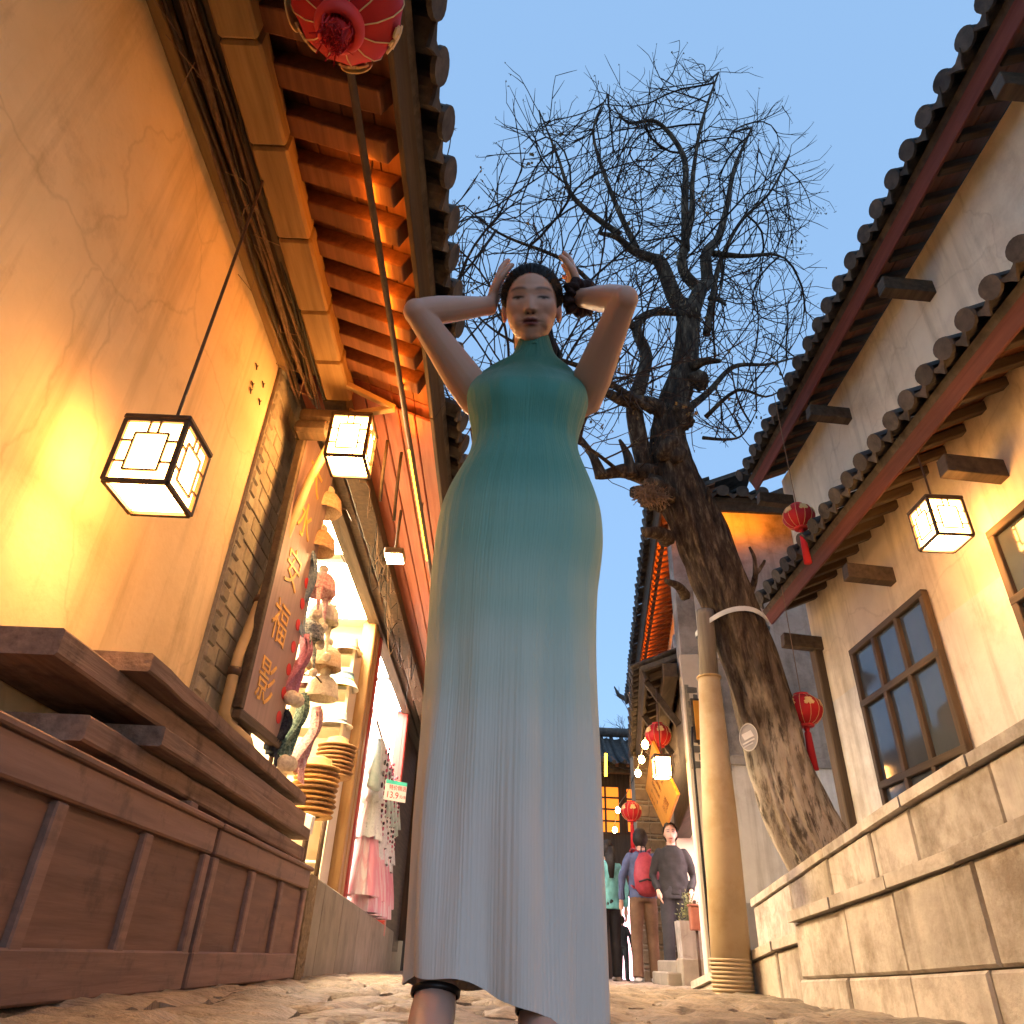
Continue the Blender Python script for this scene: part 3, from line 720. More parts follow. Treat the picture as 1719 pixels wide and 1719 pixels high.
c = Vector((-1.53, 6.62, 2.21)); t = thing('hat', 'striped bucket hat with yellow and blue bands on the shelf', 'hat', c)
for i, (r0, z0, r1, z1, m) in enumerate(((.17, 0, .125, .065, stripe[3]), (.125, .065, .119, .085, stripe[2]), (.119, .085, .112, .115, stripe[1]), (.112, .115, .104, .145, stripe[0]), (.104, .145, .002, .16, stripe[3]))):
    b = MB(); b.lathe(c, [(r0, z0), (r1, z1)], 24); b.build('band' if i else 'brim', m, t, True)
brim_hat(Vector((-1.52, 6.62, 1.862)), .16, m_whitefelt, WOOL[3], 'white brimmed hat on the shelf under the striped hat', 1.2)
brim_hat(Vector((-1.52, 6.62, 2.562)), .15, WOOL[8], WOOL[7], 'sand fur hat on the topmost shelf of the hat shop', 1.4)
brim_hat(Vector((-1.80, 6.62, 2.562)), .15, WOOL[0], WOOL[8], 'cream hat on the topmost shelf beside the sand fur hat', 1.3)
brim_hat(Vector((-1.80, 6.62, 2.212)), .15, WOOL[4], WOOL[1], 'rose hat beside the striped bucket hat', 1.2)
brim_hat(Vector((-1.53, 6.62, 1.512)), .15, m_straw, stripe[0], 'pale straw hat with dark band on the shelf', 1.2)
OW = 'first second third fourth fifth sixth seventh eighth ninth tenth'.split()
def ORD(i, n): return 'topmost' if i == n - 1 else ('lowest' if i == 0 else OW[i] + ' from the bottom')
for grp, (px, py, X, n, r, mm) in enumerate(((557, 1306, -1.36, 8, .155, m_felt), (520, 1372, -1.27, 10, .155, m_straw))):
    c0 = atX(px, py, X)
    stt = thing('hat_stand', ('low stand carrying the dark felt hats' if grp == 0 else 'low stand carrying the tan hats by the shutter boards'), 'stand', (c0.x, c0.y, .49))
    b = MB(); b.tube([(c0.x, c0.y, .49), (c0.x, c0.y, c0.z)], .02, 8); b.lathe((c0.x, c0.y, .49), [(.1, 0), (.1, .02), (.02, .03)], 14); b.build('stem', m_iron, stt, True)
    for i in range(n):
        c = c0 + Vector((random.uniform(-.008, .008), random.uniform(-.008, .008), i * .034)); t = thing('hat', ('dark felt hat, %s in the tall stack of brown hats' if grp == 0 else 'tan brimmed hat, %s in the stack beside the shutter boards') % ORD(i, n), 'hat', c, ('stack of dark felt hats' if grp == 0 else 'stack of tan hats'))
        b = MB(); tl = random.uniform(-.01, .01)
        b.lathe(c, [(r * .5, .004), (r * 1.0, 0), (r * 1.03, .008), (r * .98, .014), (r * .72, .016), (r * .60, .024), (r * .55, .07), (r * .3, .085), (.002, .086)], 26); b.build('crown', m_felt if grp == 0 or i % 3 == 2 else mat('tan felt', (.45, .24, .08), (.58, .34, .13), .9, 40, bump=.3, rnd=.2), t, True)
c = atX(517, 1383, -1.15); t = MB(); t.box(c, (.02, .13, .10), (Vector((.8, .6, 0)), Vector((-.6, .8, .25)).normalized(), Vector((.1, -.2, .97)).normalized()))
tag(t.build('price_card', m_paper), 'blank white card tilted below the stack of tan hats', 'card')

# clothes in the second shop: lace tops and pink skirts on a hanging pole, price sign
m_lace = mat('white lace', (.62, .66, .62), (.75, .77, .74), .9, 40, bump=.6, c3=(.12, .17, .16), s3=22, t3=.63)
m_mint = mat('mint cloth', (.42, .58, .52), (.60, .70, .66), .9, 20, bump=.3)
m_pink = mat('pink striped skirt', (.78, .72, .70), (.72, .30, .36), .9, 1.0, (2, 22, 1.2), .2, contrast=.1)
for k in range(7):
    y = 7.75 + k * .36; z = 2.05 - (k % 2) * .12; x = -1.30 - .02 * k
    t = thing('garment', 'lace blouse over pink striped skirt, %s from the near end of the clothes rail' % OW[k], 'dress', (x, y, .5), 'dresses hanging in the clothes shop')
    b = MB(); b.tube([(x, y - .17, z - .03), (x, y, z + .03), (x, y + .17, z - .03)], .006, 6); b.tube([(x, y, z + .03), (x, y, z + .10)], .004, 6); b.build('hanger', m_iron, t)
    rr = []
    for (zz, a, bq) in ((0, .16, .03), (-.08, .20, .06), (-.28, .21, .075), (-.34, .20, .08), (-.345, .165, .065), (-.55, .22, .085), (-.62, .235, .10), (-.625, .19, .07), (-.85, .235, .10), (-.95, .25, .115)):
        rr.append([Vector((x + .03 + bq * math.sin(q * math.pi / 20) * (1 + .25 * math.sin(q * 1.7 + k)), y + a * math.cos(q * math.pi / 20) * (1 + .05 * math.sin(q * 2.9)), z - .03 + zz + .012 * math.sin(q * 1.3))) for q in range(40)])
    b = MB(); b.rings(rr); b.build('blouse', m_lace, t, True)
    rr = []
    for (zz, a, bq) in ((-.80, .17, .06), (-.95, .19, .09), (-1.1, .21, .11), (-1.32, .25, .14), (-1.44, .27, .15)):
        rr.append([Vector((x + .02 + bq * math.sin(q * math.pi / 20) * (1 + .3 * math.sin(q * 1.9 + k)), y + a * math.cos(q * math.pi / 20) * (1 + .06 * math.sin(q * 2.3)), z - .03 + zz)) for q in range(40)])
    b = MB(); b.rings(rr); b.build('skirt', m_pink, t, True)
    for s_ in (-1, 1):
        b = MB(); b.tube([(x + .02, y + s_ * .15, z - .06), (x + .05, y + s_ * .25, z - .28), (x + .06, y + s_ * .30, z - .55)], [.05, .06, .10], 10, flat=.5); b.build('sleeve', m_mint, t, True)
    b = MB()
    for q in range(15):
        p = Vector((x + .125, y + random.uniform(-.015, .015), z - .10 - q * .055)); b.ball(p, (.014, .024, .02), 6, 4)
    for s_ in (-1, 1):
        for q in range(4): b.ball(Vector((x + .11, y + s_ * .09, z - .15 - q * .11)), (.012, .022, .03), 6, 4)
    tag(b.build('flower_trim', mat('flower trim', (.05, .06, .06), (.55, .12, .2), .9, 8, contrast=.05), t), kind='stuff')
b = MB(); b.tube([(-1.30, 7.5, 2.16), (-1.45, 10.2, 2.16)], .012, 8); tag(b.build('clothes_rail', m_iron, None, True), 'metal rail along the clothes shop front carrying lace dresses', 'rail')
c = atX(664, 1328, -1.04); ps = thing('price_sign', 'white price sign with teal header and red 13.9 price', 'sign', c)
right = Vector((.80, .60, 0)); nn = Vector((.60, -.80, 0)); upv = Vector((0, 0, 1))
BB = Matrix((right, upv, nn)).transposed().to_4x4(); wP = .245
MB().box(c, (wP, .19, .008), (right, upv, nn), .001).build('panel', m_paper, ps)
MB().box(c + upv * .077 + nn * .005, (wP * .98, .034, .004), (right, upv, nn)).build('header', m_teal, ps)
text('特价精选', ps, Matrix.Translation(c + upv * .025 + right * .02 + nn * .0055) @ BB, .05, m_redflat, .0005, 'lettering')
text('13.9', ps, Matrix.Translation(c - upv * .045 - right * .035 + nn * .0055) @ BB, .085, m_redflat, .0005, 'lettering')
text('元/条', ps, Matrix.Translation(c - upv * .05 + right * .085 + nn * .0055) @ BB, .034, m_redflat, .0005, 'lettering')
b = MB(); b.tube([c + upv * .095, (c.x, c.y, 2.86)], .002, 4); b.build('string', m_cable, ps)
# ------------------------------------------------------------------ right: white house (A) beyond the tree
def fA(s, o=0.0, z=0.0):
    """point on the street face of the white house, s metres from its corner, o metres out into the street"""
    return A0 + dA * s + oA * o + Vector((0, 0, z))
A0 = Vector((1.88, 7.4, 0)); dA = Vector((.158, 1, 0)).normalized(); oA = Vector((-dA.y, dA.x, 0))
ha = thing('house', 'white plastered house behind the leaning tree with orange lit tiled eaves', 'house', (2.4, 7.6, gz(7.4)))
UP = Vector((0, 0, 1)); LA = 7.6
def wallA(s0, s1, z0, z1, m, o=0.0, th=.2, nm='wall'):
    MB().box(fA((s0 + s1) / 2, o - th / 2, (z0 + z1) / 2), (s1 - s0, th, z1 - z0), (dA, oA, UP), .008).build(nm, m, ha)
# south wall with bands
XS = 5.2
MB().box((1.9 + XS / 2, 7.5, .90), (XS, .2, 2.0)).build('wall', m_white, ha)
MB().box((1.9 + XS / 2, 7.5, 3.42), (XS, .2, 3.0)).build('wall', m_grey, ha)
MB().box((2.05 + XS / 2, 7.395, 1.905), (XS - .3, .03, .10), None, .01).build('string_course', m_grey, ha)
MB().box((2.03 + XS / 2, 7.392, .33), (XS - .2, .012, .62), None, .004).build('render_patch', mat('grey skirting render', (.36, .32, .27), (.46, .42, .36), .9, 4, bump=.3, c3=(.26, .23, .19), s3=3), ha)
# street wall: corner pier, shop opening, upper wall
wallA(.0, .26, -.1, 3.0, mat('warm pier plaster', (.52, .44, .35), (.62, .53, .43), .9, 6, bump=.2))
wallA(.0, LA, 2.95, 4.90, m_white, -.22, .2)
wallA(.26, 3.4, 1.62, 2.95, m_dark, -.04)
wallA(3.4, LA, -.2, 2.95, m_grey)
MB().box(fA(1.8, -1.25, .8), (3.2, .06, 2.2), (dA, oA, UP)).build('back_wall', m_room, ha)
MB().box(fA(1.8, -.65, 1.66), (3.2, 1.2, .05), (dA, oA, UP)).build('ceiling', m_room, ha)
MB().box(fA(3.37, -.65, .8), (.06, 1.2, 2.2), (dA, oA, UP)).build('side_wall', m_room, ha)
t = thing('ceiling_light', 'pinkish glowing panel in the shop under the orange board', 'ceiling light', fA(1.7, -.6, 1.6))
MB().box(fA(1.7, -.6, 1.615), (2.4, .5, .02), (dA, oA, UP)).build('diffuser', glow('pink shop light', (1.0, .72, .74), 22), t)
MB().box(fA(1.7, -.6, 1.63), (2.5, .6, .012), (dA, oA, UP)).build('frame', m_frame, t)
# goods glowing inside: pale shelves with coloured boxes
sh2 = thing('display_shelf', 'pale shelf with coloured boxes in the pink lit shop', 'shelf', fA(1.9, -.9, -.05))
for zz in (.35, .7, 1.05, 1.35): MB().box(fA(1.9, -1.05, zz), (2.8, .3, .02), (dA, oA, UP)).build('shelf_board', m_paper, sh2)
cols = [mat('pink box', (.7, .2, .35)), mat('blue box', (.15, .35, .7)), mat('white box', (.75, .72, .72)), m_redflat]
for zz in (.36, .71, 1.06):
    s = .6
    while s < 3.2:
        w = random.uniform(.10, .22); h = random.uniform(.12, .27); b = MB(); b.box(fA(s + w / 2, -1.03, zz + h / 2), (w, .2, h), (dA, oA, UP), .006)
        b.build('box', random.choice(cols), sh2); s += w + random.uniform(.01, .06)
# brick panel at the corner, in real bricks
MB().box((2.10, 7.40, 2.23), (.40, .02, .86)).build('brick_backing', m_mortar, ha)
bm2 = MB().box((0, 0, 0), (.118, .03, .066), None, .006).mesh('brick', mat('dark grey brick', (.10, .09, .075), (.19, .17, .14), .9, 12, bump=.4, rnd=.25))
for r_ in range(11):
    for c_ in range(3):
        x = 1.975 + c_ * .128 + (.064 if r_ % 2 else 0)
        if x > 2.27: continue
        link(bm2, 'brick', ha, Matrix.Translation((x, 7.392, 1.84 + r_ * .076)))
MB().box((2.04, 7.36, 2.28), (.15, .03, .40), None, .004).build('plaque', m_osign, ha)
MB().box((2.04, 7.368, 2.28), (.20, .03, .45), None, .004).build('plaque_frame', m_dark, ha)
# upper window on the street side, frames and sill
for s0 in (.55, 2.6, 4.6):
    MB().box(fA(s0 + .45, -.208, 3.72), (.94, .03, 1.04), (dA, oA, UP), .004).build('window', m_glass, ha)
    for ds in (0, .45, .9): MB().box(fA(s0 + ds, -.19, 3.72), (.055, .05, 1.06), (dA, oA, UP), .005).build('window_frame', m_frame, ha)
    for dz in (3.19, 3.9, 4.25): MB().box(fA(s0 + .45, -.188, dz), (.95, .05, .05), (dA, oA, UP), .005).build('window_frame', m_frame, ha)
# eaves
ez = 4.63
eS = Vector((1.66, 6.88, ez)); dE = Vector((.125, 1, 0)).normalized(); oE = Vector((-dE.y, dE.x, 0))
eave(ha, eS + dE * .05, dE, oE, 7.9, .70, R(20), tsp=.2, rsp=.17, rw=.06)
eave(ha, Vector((7.2, 6.88, ez)), (-1, 0, 0), (0, -1, 0), 5.5, .60, R(24), tsp=.23, raft=False)
# pent roof / floor beam over the shop front
eave(ha, fA(.25, .40, 2.88), dA, oA, 4.6, .38, R(20), tsp=.2, rsp=.3, rw=.07, mr=m_dark, ms=m_dark)
MB().box(fA(2.6, .10, 2.86), (5.0, .16, .16), (dA, oA, UP), .01).build('beam', m_dark, ha)
for k in range(4): MB().bar(fA(.4 + k * 1.3, .04, 2.35), fA(.4 + k * 1.3, .36, 2.83), .06, .07).build('brace', m_dark, ha)
st_a = glow('deep amber strip', (1.0, .24, .010), 70)
b = MB(); b.tube([Vector((1.9, 7.02, 4.645)), Vector((3.0, 7.02, 4.645))], .010, 6)
tag(b.build('light_strip', glow('bright amber strip', (1.0, .26, .012), 150), None, True), 'amber light strip under the front eave of the white house', 'light strip')
MB().box((2.6, 7.02, 4.625), (1.6, .05, .012)).build('light_trough', m_dark, ha)
q0, q1 = eS + dE * .9 - oE * .13 + UP * .02, eS + dE * 7.6 - oE * .13 + UP * .02
b = MB(); b.tube([q0, q1], .007, 6); tag(b.build('light_strip', st_a, None, True), 'amber light strip under the street eave of the white house', 'light strip')
MB().bar(q0 - UP * .022, q1 - UP * .022, .05, .012).build('light_trough', m_dark, ha)
# upturned eave corner at the far end
b = MB(); p = eS + dE * 7.95; b.tube([p - oE * .2 + UP * .15, p + oE * .05 + UP * .16, p + oE * .25 + UP * .28, p + oE * .33 + UP * .46], [.07, .06, .045, .012], 8); b.build('ridge_end', m_tile, ha, True)
# tilted orange signboard over the shop
near_b, far_b = fA(.46, .06, 1.64), fA(3.25, .06, 1.69)
ds_ = (far_b - near_b).normalized(); lean = (oA * .42 + UP).normalized(); nn = lean.cross(ds_).normalized()
if nn.dot(oA) < 0: nn = -nn
Ls = (far_b - near_b).length; cS = (near_b + far_b) / 2 + lean * .30 + oA * .03
bs_ = thing('shop_banner', 'orange shop board with faint dark characters tilted over the pink lit doorway', 'sign', cS - lean * .30)
MB().box(cS, (Ls, .60, .03), (ds_, lean, nn), .004).build('panel', m_osign, bs_)
m_ink = mat('brown ink', (.25, .08, .01), (.30, .10, .015), .6, 10, bump=0)
Bb = Matrix((-ds_, lean, nn)).transposed().to_4x4()
for i, ch in enumerate('手工银饰民族'): text(ch, bs_, Matrix.Translation(cS - ds_ * (-1.15 + .46 * i) * 1 + lean * .05 + nn * .0165) @ Bb, .24, m_ink, .001, 'lettering')
text('特色 工艺 纪念', bs_, Matrix.Translation(cS - lean * .18 + nn * .0165) @ Bb, .12, m_ink, .001, 'lettering')

# round red lanterns
def red_lantern(c, r, label, top=.3, tassel=.28, flower=True):
    """c = centre of the globe"""
    c = Vector(c); t = thing('red_lantern', label, 'lantern', c - Vector((0, 0, r * .8)), 'round red lanterns')
    n = 12; prof = [(r * .38, -r * .80), (r * .62, -r * .70), (r * .86, -r * .46), (r * .98, -r * .18), (r, .0), (r * .96, r * .24), (r * .82, r * .52), (r * .58, r * .72), (r * .36, r * .80)]
    rg = []
    for (a, z) in prof: rg.append([c + Vector((math.cos(k * math.pi / 24) * a * (1 - .045 * abs(math.sin(k * math.pi / 24 * n / 2))), math.sin(k * math.pi / 24) * a * (1 - .045 * abs(math.sin(k * math.pi / 24 * n / 2))), z)) for k in range(48)])
    b = MB(); b.rings(rg); b.build('silk', m_redsilk, t, True)
    for k in range(n):
        a = 2 * math.pi * k / n; b = MB(); b.tube([c + Vector((math.cos(a) * q * 1.008, math.sin(a) * q * 1.008, z)) for q, z in prof], r * .012, 5); b.build('rib', m_gold2, t)
    b = MB(); b.lathe(c, [(r * .30, -r * .78), (r * .42, -r * .80), (r * .42, -r * .90), (r * .30, -r * .92), (.004, -r * .90)], 20); b.build('rim', m_redflat, t, True)
    b = MB(); b.lathe(c, [(r * .40, r * .78), (r * .40, r * .90), (.004, r * .92)], 20); b.build('rim', m_redflat, t, True)
    b = MB(); b.tube([c + Vector((0, 0, r * .9)), c + Vector((0, 0, r * .9 + top))], .004, 5); b.build('cord', m_cable2, t)
    b = MB(); q = r * .16
    b.ball(c - Vector((0, 0, r * 1.02)), (q, q, q * 1.2), 10, 8)
    b.tube([c - Vector((0, 0, r * 1.1)), c - Vector((0, 0, r * 1.25)), c - Vector((0, 0, r * 1.1 + tassel))], [q * .5, q * 1.1, q * 1.5], 12); b.build('tassel', m_redsilk, t, True)
    if flower:
        for k in range(6):
            a = 2 * math.pi * (k + .5) / 6
            for (dz, ra, da) in ((.30, .20, 0), (.20, .13, .16), (.18, .14, -.18), (.40, .11, .1), (.38, .12, -.12), (.12, .08, .02)):
                if r > .16: dz -= .52
                th_ = a + da; z = r * dz; q = math.sqrt(max(.01, 1 - (dz * 1.05) ** 2)) * r * 1.004
                p = c + Vector((math.cos(th_) * q, math.sin(th_) * q, z)); e = Vector((math.cos(th_), math.sin(th_), dz)).normalized(); f1 = Vector((-math.sin(th_), math.cos(th_), 0)); f2 = e.cross(f1)
                b = MB(); b.prism([p - e * .004 + f1 * (ra * r * .8 * math.cos(w * .5236) * (1 + .2 * math.cos(w * 2.6))) + f2 * (ra * r * .8 * math.sin(w * .5236)) for w in range(12)], e * .006); b.build('gold_print', m_gold2, t)
    return t
cTop = Vector((-.548, 1.02, 2.50))
red_lantern(cTop, .165, 'big red lantern with gold ribs hanging under the near tiled eave', .3, .0)
t = [o for o in COL.objects if o.get('label', '').startswith('big red lantern')][0]
b = MB(); b.lathe(cTop, [(.066, -.130), (.072, -.150), (.064, -.172), (.05, -.180), (.045, -.165), (.040, -.14)], 24); b.build('hub', m_redflat, t, True)
for k in range(90):
    a = random.uniform(0, 6.28); q = random.uniform(.005, .048); p = cTop + Vector((math.cos(a) * q, math.sin(a) * q, -.15)); b = MB()
    b.tube([p, p + Vector((random.uniform(-.012, .012), random.uniform(-.012, .012), -.05)), p + Vector((random.uniform(-.025, .025), random.uniform(-.025, .025), -.085))], .0022, 3); b.build('tassel_thread', m_redsilk, t)
for k, ch in enumerate('年新贺春'):
    a = R(-30 - 80 * k); e = Vector((math.cos(a), math.sin(a), .05)).normalized(); f1 = Vector((math.sin(a), -math.cos(a), 0)); p = cTop + e * .172 + Vector((0, 0, -.02))
    f1 = -f1
    Mx = Matrix((f1, e.cross(f1), e)).transposed().to_4x4(); b = MB(); b.lathe(p - e * .006, [(.050, 0), (.050, .004), (.001, .004)], 18, (f1, e.cross(f1), e)); b.build('gold_disc', m_gold2, t)
    text(ch, t, Matrix.Translation(p) @ Mx, .07, m_black, .001, 'lettering')
red_lantern(atY(1105, 1234, 8.0), .145, 'red lantern with gold flowers hanging above the lit square lantern', .22)
red_lantern(atY(1060, 1362, 11.0), .150, 'red lantern hanging lowest above the person with the backpack', .35, .42)
red_lantern(atX(1341, 868, 2.30), .125, 'red lantern under the upper eave of the right house', 1.2)
red_lantern(atX(1349, 1192, 2.22), .135, 'red lantern under the lower eave of the right house', .9)
c = atY(1112, 1306, 7.7); lantern(c, .165, .20, 'square paper lantern glowing in front of the orange shop board', hook=.75)
# wire with bulbs under the pent roof
P_ = [(1088, 1232, 8.9), (1083, 1250, 9.4), (1077, 1275, 10.2), (1071, 1298, 11.0), (1052, 1340, 12.6), (1037, 1360, 14.2), (1032, 1393, 14.6)]
pts = [atY(*p) for p in P_]
b = MB(); b.tube([p + Vector((0, 0, .07)) for p in pts], .006, 5); tag(b.build('bulb_wire', m_cable, None, True), 'wire carrying bare bulbs beside the red lantern', 'wire')
for i in (1, 2, 3, 5, 6):
    t = thing('bulb', ('bare glowing bulb, %s of the row beside the red lantern' % ('highest', 'second', 'third', '', 'fourth', 'lowest')[i - 1]), 'bulb', pts[i], 'bare bulbs on the wire'); b = MB(); b.ball(pts[i], (.044, .044, .055), 10, 8); b.build('glass', m_bulb, t, True)
    b = MB(); b.tube([pts[i] + Vector((0, 0, .035)), pts[i] + Vector((0, 0, .075))], .016, 8); b.build('socket', m_iron, t)

# ------------------------------------------------------------------ right: cream house (B) with two tiled eaves near the viewer
hb_ = thing('house', 'two storey cream house nearest on the right with two tiled eaves', 'house', (2.9, 3, 0))
XB = 2.82; m_fas = wood('dark red fascia', (.075, .018, .014), (.15, .045, .035), 1, rough=.6)
MB().box((XB + .2, 2.6, 1.0), (.4, 7.2, 2.2)).build('wall', m_white, hb_)
MB().box((XB + .2, 2.6, 3.3), (.4, 7.2, 2.4)).build('wall', mat('warm cream plaster', (.62, .53, .40), (.72, .63, .49), .9, 4, bump=.15, c3=(.46, .37, .27), s3=1.2, t3=.58, streak=.35), hb_)
eave(hb_, (2.43, -1.2, 2.93), (0, 1, 0), (-1, 0, 0), 7.4, .42, R(24), tsp=.21, rsp=.22, rw=.06, mr=m_dark, ms=m_soffit, mf=m_fas)
eave(hb_, (2.50, -1.2, 4.43), (0, 1, 0), (-1, 0, 0), 7.4, .40, R(24), tsp=.21, rsp=.22, rw=.06, mr=m_dark, ms=m_soffit, mf=m_fas)
for z in (2.62, 4.14):
    for k in range(6): MB().bar((XB + .05, 6.05 - k * 1.35, z), (2.48, 6.05 - k * 1.35, z + .03), .09, .12).build('purlin_end', m_dark, hb_)
for k in range(3):
    y0 = 4.9 - k * 1.9
    MB().box((XB - .012, y0, 1.55), (.03, 1.1, 1.5), None, .004).build('window', m_glass, hb_)
    for dy in (-.55, -.18, .18, .55): MB().box((XB - .03, y0 + dy, 1.55), (.05, .05, 1.56), None, .005).build('window_frame', m_darkz, hb_)
    for dz in (.78, 1.3, 1.9, 2.32): MB().box((XB - .032, y0, dz), (.05, 1.15, .05), None, .005).build('window_frame', m_dark, hb_)
MB().box((XB - .02, 6.1, 1.3), (.1, .12, 2.7), None, .01).build('post', m_darkz, hb_)
lantern((2.50, 3.55, 2.25), .20, .24, 'added square paper lantern under the lower eave of the right house', hook=.55)  # added lantern: gives warm light to terrace, ground and tree
lantern((2.50, 1.55, 2.25), .20, .24, 'added square paper lantern under the lower eave of the right house, nearest the viewer', hook=.55)  # another added lantern for warm light on this side
# stone terrace in two tiers around the tree
tr = thing('stone_terrace', 'pale stone terrace in two sloping tiers at the foot of the leaning tree', 'terrace', (2.1, 4.5, 0))
def tier(X0, X1, prof, zb=-.15):
    for (y0, z0), (y1, z1) in zip(prof[:-1], prof[1:]):
        x_a = X0[0] + (X0[1] - X0[0]) * (y0 - prof[0][0]) / (prof[-1][0] - prof[0][0]); x_b = X0[0] + (X0[1] - X0[0]) * (y1 - prof[0][0]) / (prof[-1][0] - prof[0][0])
        lerp = lambda a_, b_, f: a_ + (b_ - a_) * f; ns_ = max(1, round((y1 - y0) / .55)); hgt = min(z0, z1) - .05 - max(zb, -.04); nc_ = 2 if hgt > .3 else 1
        for i in range(ns_):
            for c_ in range(nc_):
                sh_ = .14 if c_ % 2 and ns_ > 1 else 0
                fa, fb = max(0, (i - (sh_ if i else 0)) / ns_), ((i + 1 - sh_) / ns_ if i < ns_ - 1 else 1)
                ya, yb = lerp(y0, y1, fa) + .004, lerp(y0, y1, fb) - .004; dx = random.uniform(-.008, .008); xa, xb = lerp(x_a, x_b, fa) + dx, lerp(x_a, x_b, fb) + dx
                ta, tb = lerp(z0, z1, fa) - .05, lerp(z0, z1, fb) - .05; la, lb = lerp(zb, ta, c_ / nc_) + .003, lerp(zb, tb, c_ / nc_) + .003; ua, ub = lerp(zb, ta, (c_ + 1) / nc_) - .003, lerp(zb, tb, (c_ + 1) / nc_) - .003
                b = MB(); cf = .010; b.prism([(xa + cf, ya, la), (xb + cf, yb, lb), (xb + cf, yb, ub), (xa + cf, ya, ua)], (X1 - xa - cf, 0, 0))
                f0 = [Vector((xa + cf, ya, la)), Vector((xb + cf, yb, lb)), Vector((xb + cf, yb, ub)), Vector((xa + cf, ya, ua))]; f1 = [Vector((xa, ya + cf, la + cf)), Vector((xb, yb - cf, lb + cf)), Vector((xb, yb - cf, ub - cf)), Vector((xa, ya + cf, ua - cf))]
                b.rings([f0, f1]); b.add(f1, [(0, 1, 2, 3)]); b.build('wall_stone', m_pale, tr)
            ya, yb = lerp(y0, y1, i / ns_) + .004, lerp(y0, y1, (i + 1) / ns_) - .004; xa, xb = lerp(x_a, x_b, i / ns_) + random.uniform(-.006, .006), lerp(x_a, x_b, (i + 1) / ns_); za, zc_ = lerp(z0, z1, i / ns_) + random.uniform(-.004, .004), lerp(z0, z1, (i + 1) / ns_) + random.uniform(-.004, .004)
            b = MB(); b.prism([(xa - .016, ya, za - .048), (xb - .016, yb, zc_ - .048), (xb - .025, yb, zc_ - .038), (xb - .025, yb, zc_ - .010), (xb - .014, yb, zc_), (xa - .014, ya, za), (xa - .025, ya, za - .010), (xa - .025, ya, za - .038)][:0] or [(xa - .025, ya, za - .048), (xb - .025, yb, zc_ - .048), (xb - .025, yb, zc_), (xa - .025, ya, za)], (X1 - xa, 0, 0)); b.build('coping_stone', m_pale, tr)
        MB().prism([(x_a + .03, y0, zb), (x_b + .03, y1, zb), (x_b + .03, y1, z1 - .06), (x_a + .03, y0, z0 - .06)], (X1 - x_a - .05, 0, 0)).build('core', m_slab, tr)
tier((1.62, 1.56), 2.2, [(1.2, .62), (2.2, .56), (3.2, .47), (4.30, .39)])
tier((1.62, 1.56), 2.2, [(4.30, .31), (4.75, .27), (5.3, .20), (5.9, .12), (6.6, .03)])
tier((1.93, 1.93), 2.84, [(1.2, 1.05), (2.4, .96), (3.6, .86), (4.6, .75), (5.25, .67), (6.06, .57)])
# low pipe and a board against the white wall
b = MB(); b.tube([(1.90, 7.30, -.05), (1.90, 7.30, 2.0), (1.93, 7.34, 2.2)], .012, 8); tag(b.build('wall_cable', m_cable, None, True), 'dark cable running down the corner of the white house', 'cable')
b = MB(); b.box((1.98, 7.20, .36), (.15, .05, .86), None, .006); tag(b.build('board', mat('green grey board', (.13, .15, .14), (.20, .22, .20), .8, 8)), 'greenish grey board leaning at the corner of the white house', 'board')

# ------------------------------------------------------------------ far end: building with curved roof closing the street
hc = thing('house', 'dark far building with upturned tiled roof and orange glow panes for its lit soffit', 'house', (2.8, 16.5, gz(16)))
MB().box((2.6, 17.4, 1.6), (3.2, 1.6, 4.2)).build('wall', m_darkz, hc)
rg = []
for i in range(14):
    s = i / 13; y = 15.7 + s * 1.9; z = 3.72 + 1.0 * s ** 1.5; row = []
    for k in range(26):
        x = 1.35 + 2.9 * k / 25; up_ = .35 * (abs(k / 25 - .5) * 2) ** 3 * (1 - s * .4); row.append(Vector((x, y, z + up_ + .03 * math.sin(k * 2.6))))
    rg.append(row)
b = MB(); b.grid(rg); b.grid([[p - Vector((0, 0, .1)) for p in r_][::-1] for r_ in rg]); b.build('roof', m_tile, hc)
for k in range(14):
    b = MB(); x = 1.36 + k * .222; b.tube([rg[i][min(25, int(k * 25 / 13))] + Vector((0, 0, .05)) for i in range(14)], .05, 6); b.build('roof_tile', m_tile, hc)
b = MB(); b.tube([(1.35, 17.5, 5.0), (2.2, 17.5, 4.85), (3.3, 17.5, 4.85), (4.2, 17.5, 5.0), (4.4, 17.5, 5.3)], [.09, .11, .11, .10, .03], 8); b.build('ridge', m_tile, hc, True); b = MB(); b.tube([(1.35, 15.65, 4.1), (1.30, 15.6, 4.3), (1.22, 15.55, 4.62)], [.08, .07, .02], 8); b.build('ridge', m_tile, hc, True)
MB().box((2.7, 15.9, 3.66), (2.9, .16, .2), None, .01).build('beam', m_dark, hc)
m_soffit_glow = glow('orange soffit glow', (1.0, .24, .02), 1.0)  # these panes glow in place of a soffit lit orange by lamps
for (x, z, w, h) in ((2.30, 2.95, .62, .95), (3.0, 2.95, .5, .9)):
    MB().box((x, 16.58, z), (w, .02, h)).build('window', m_soffit_glow, hc)
    for k in range(5): MB().box((x, 16.56, z - h / 2 + h * k / 4), (w + .04, .03, .035)).build('window_frame', m_dark, hc)
    for k in (-1, 0, 1): MB().box((x + k * w / 2, 16.555, z), (.04, .03, h + .04)).build('window_frame', m_darkz, hc)
for k in range(12): MB().bar((1.5 + k * .24, 15.75, 3.70), (1.5 + k * .24, 16.6, 4.05), .07, .07).build('rafter', m_rafter, hc)
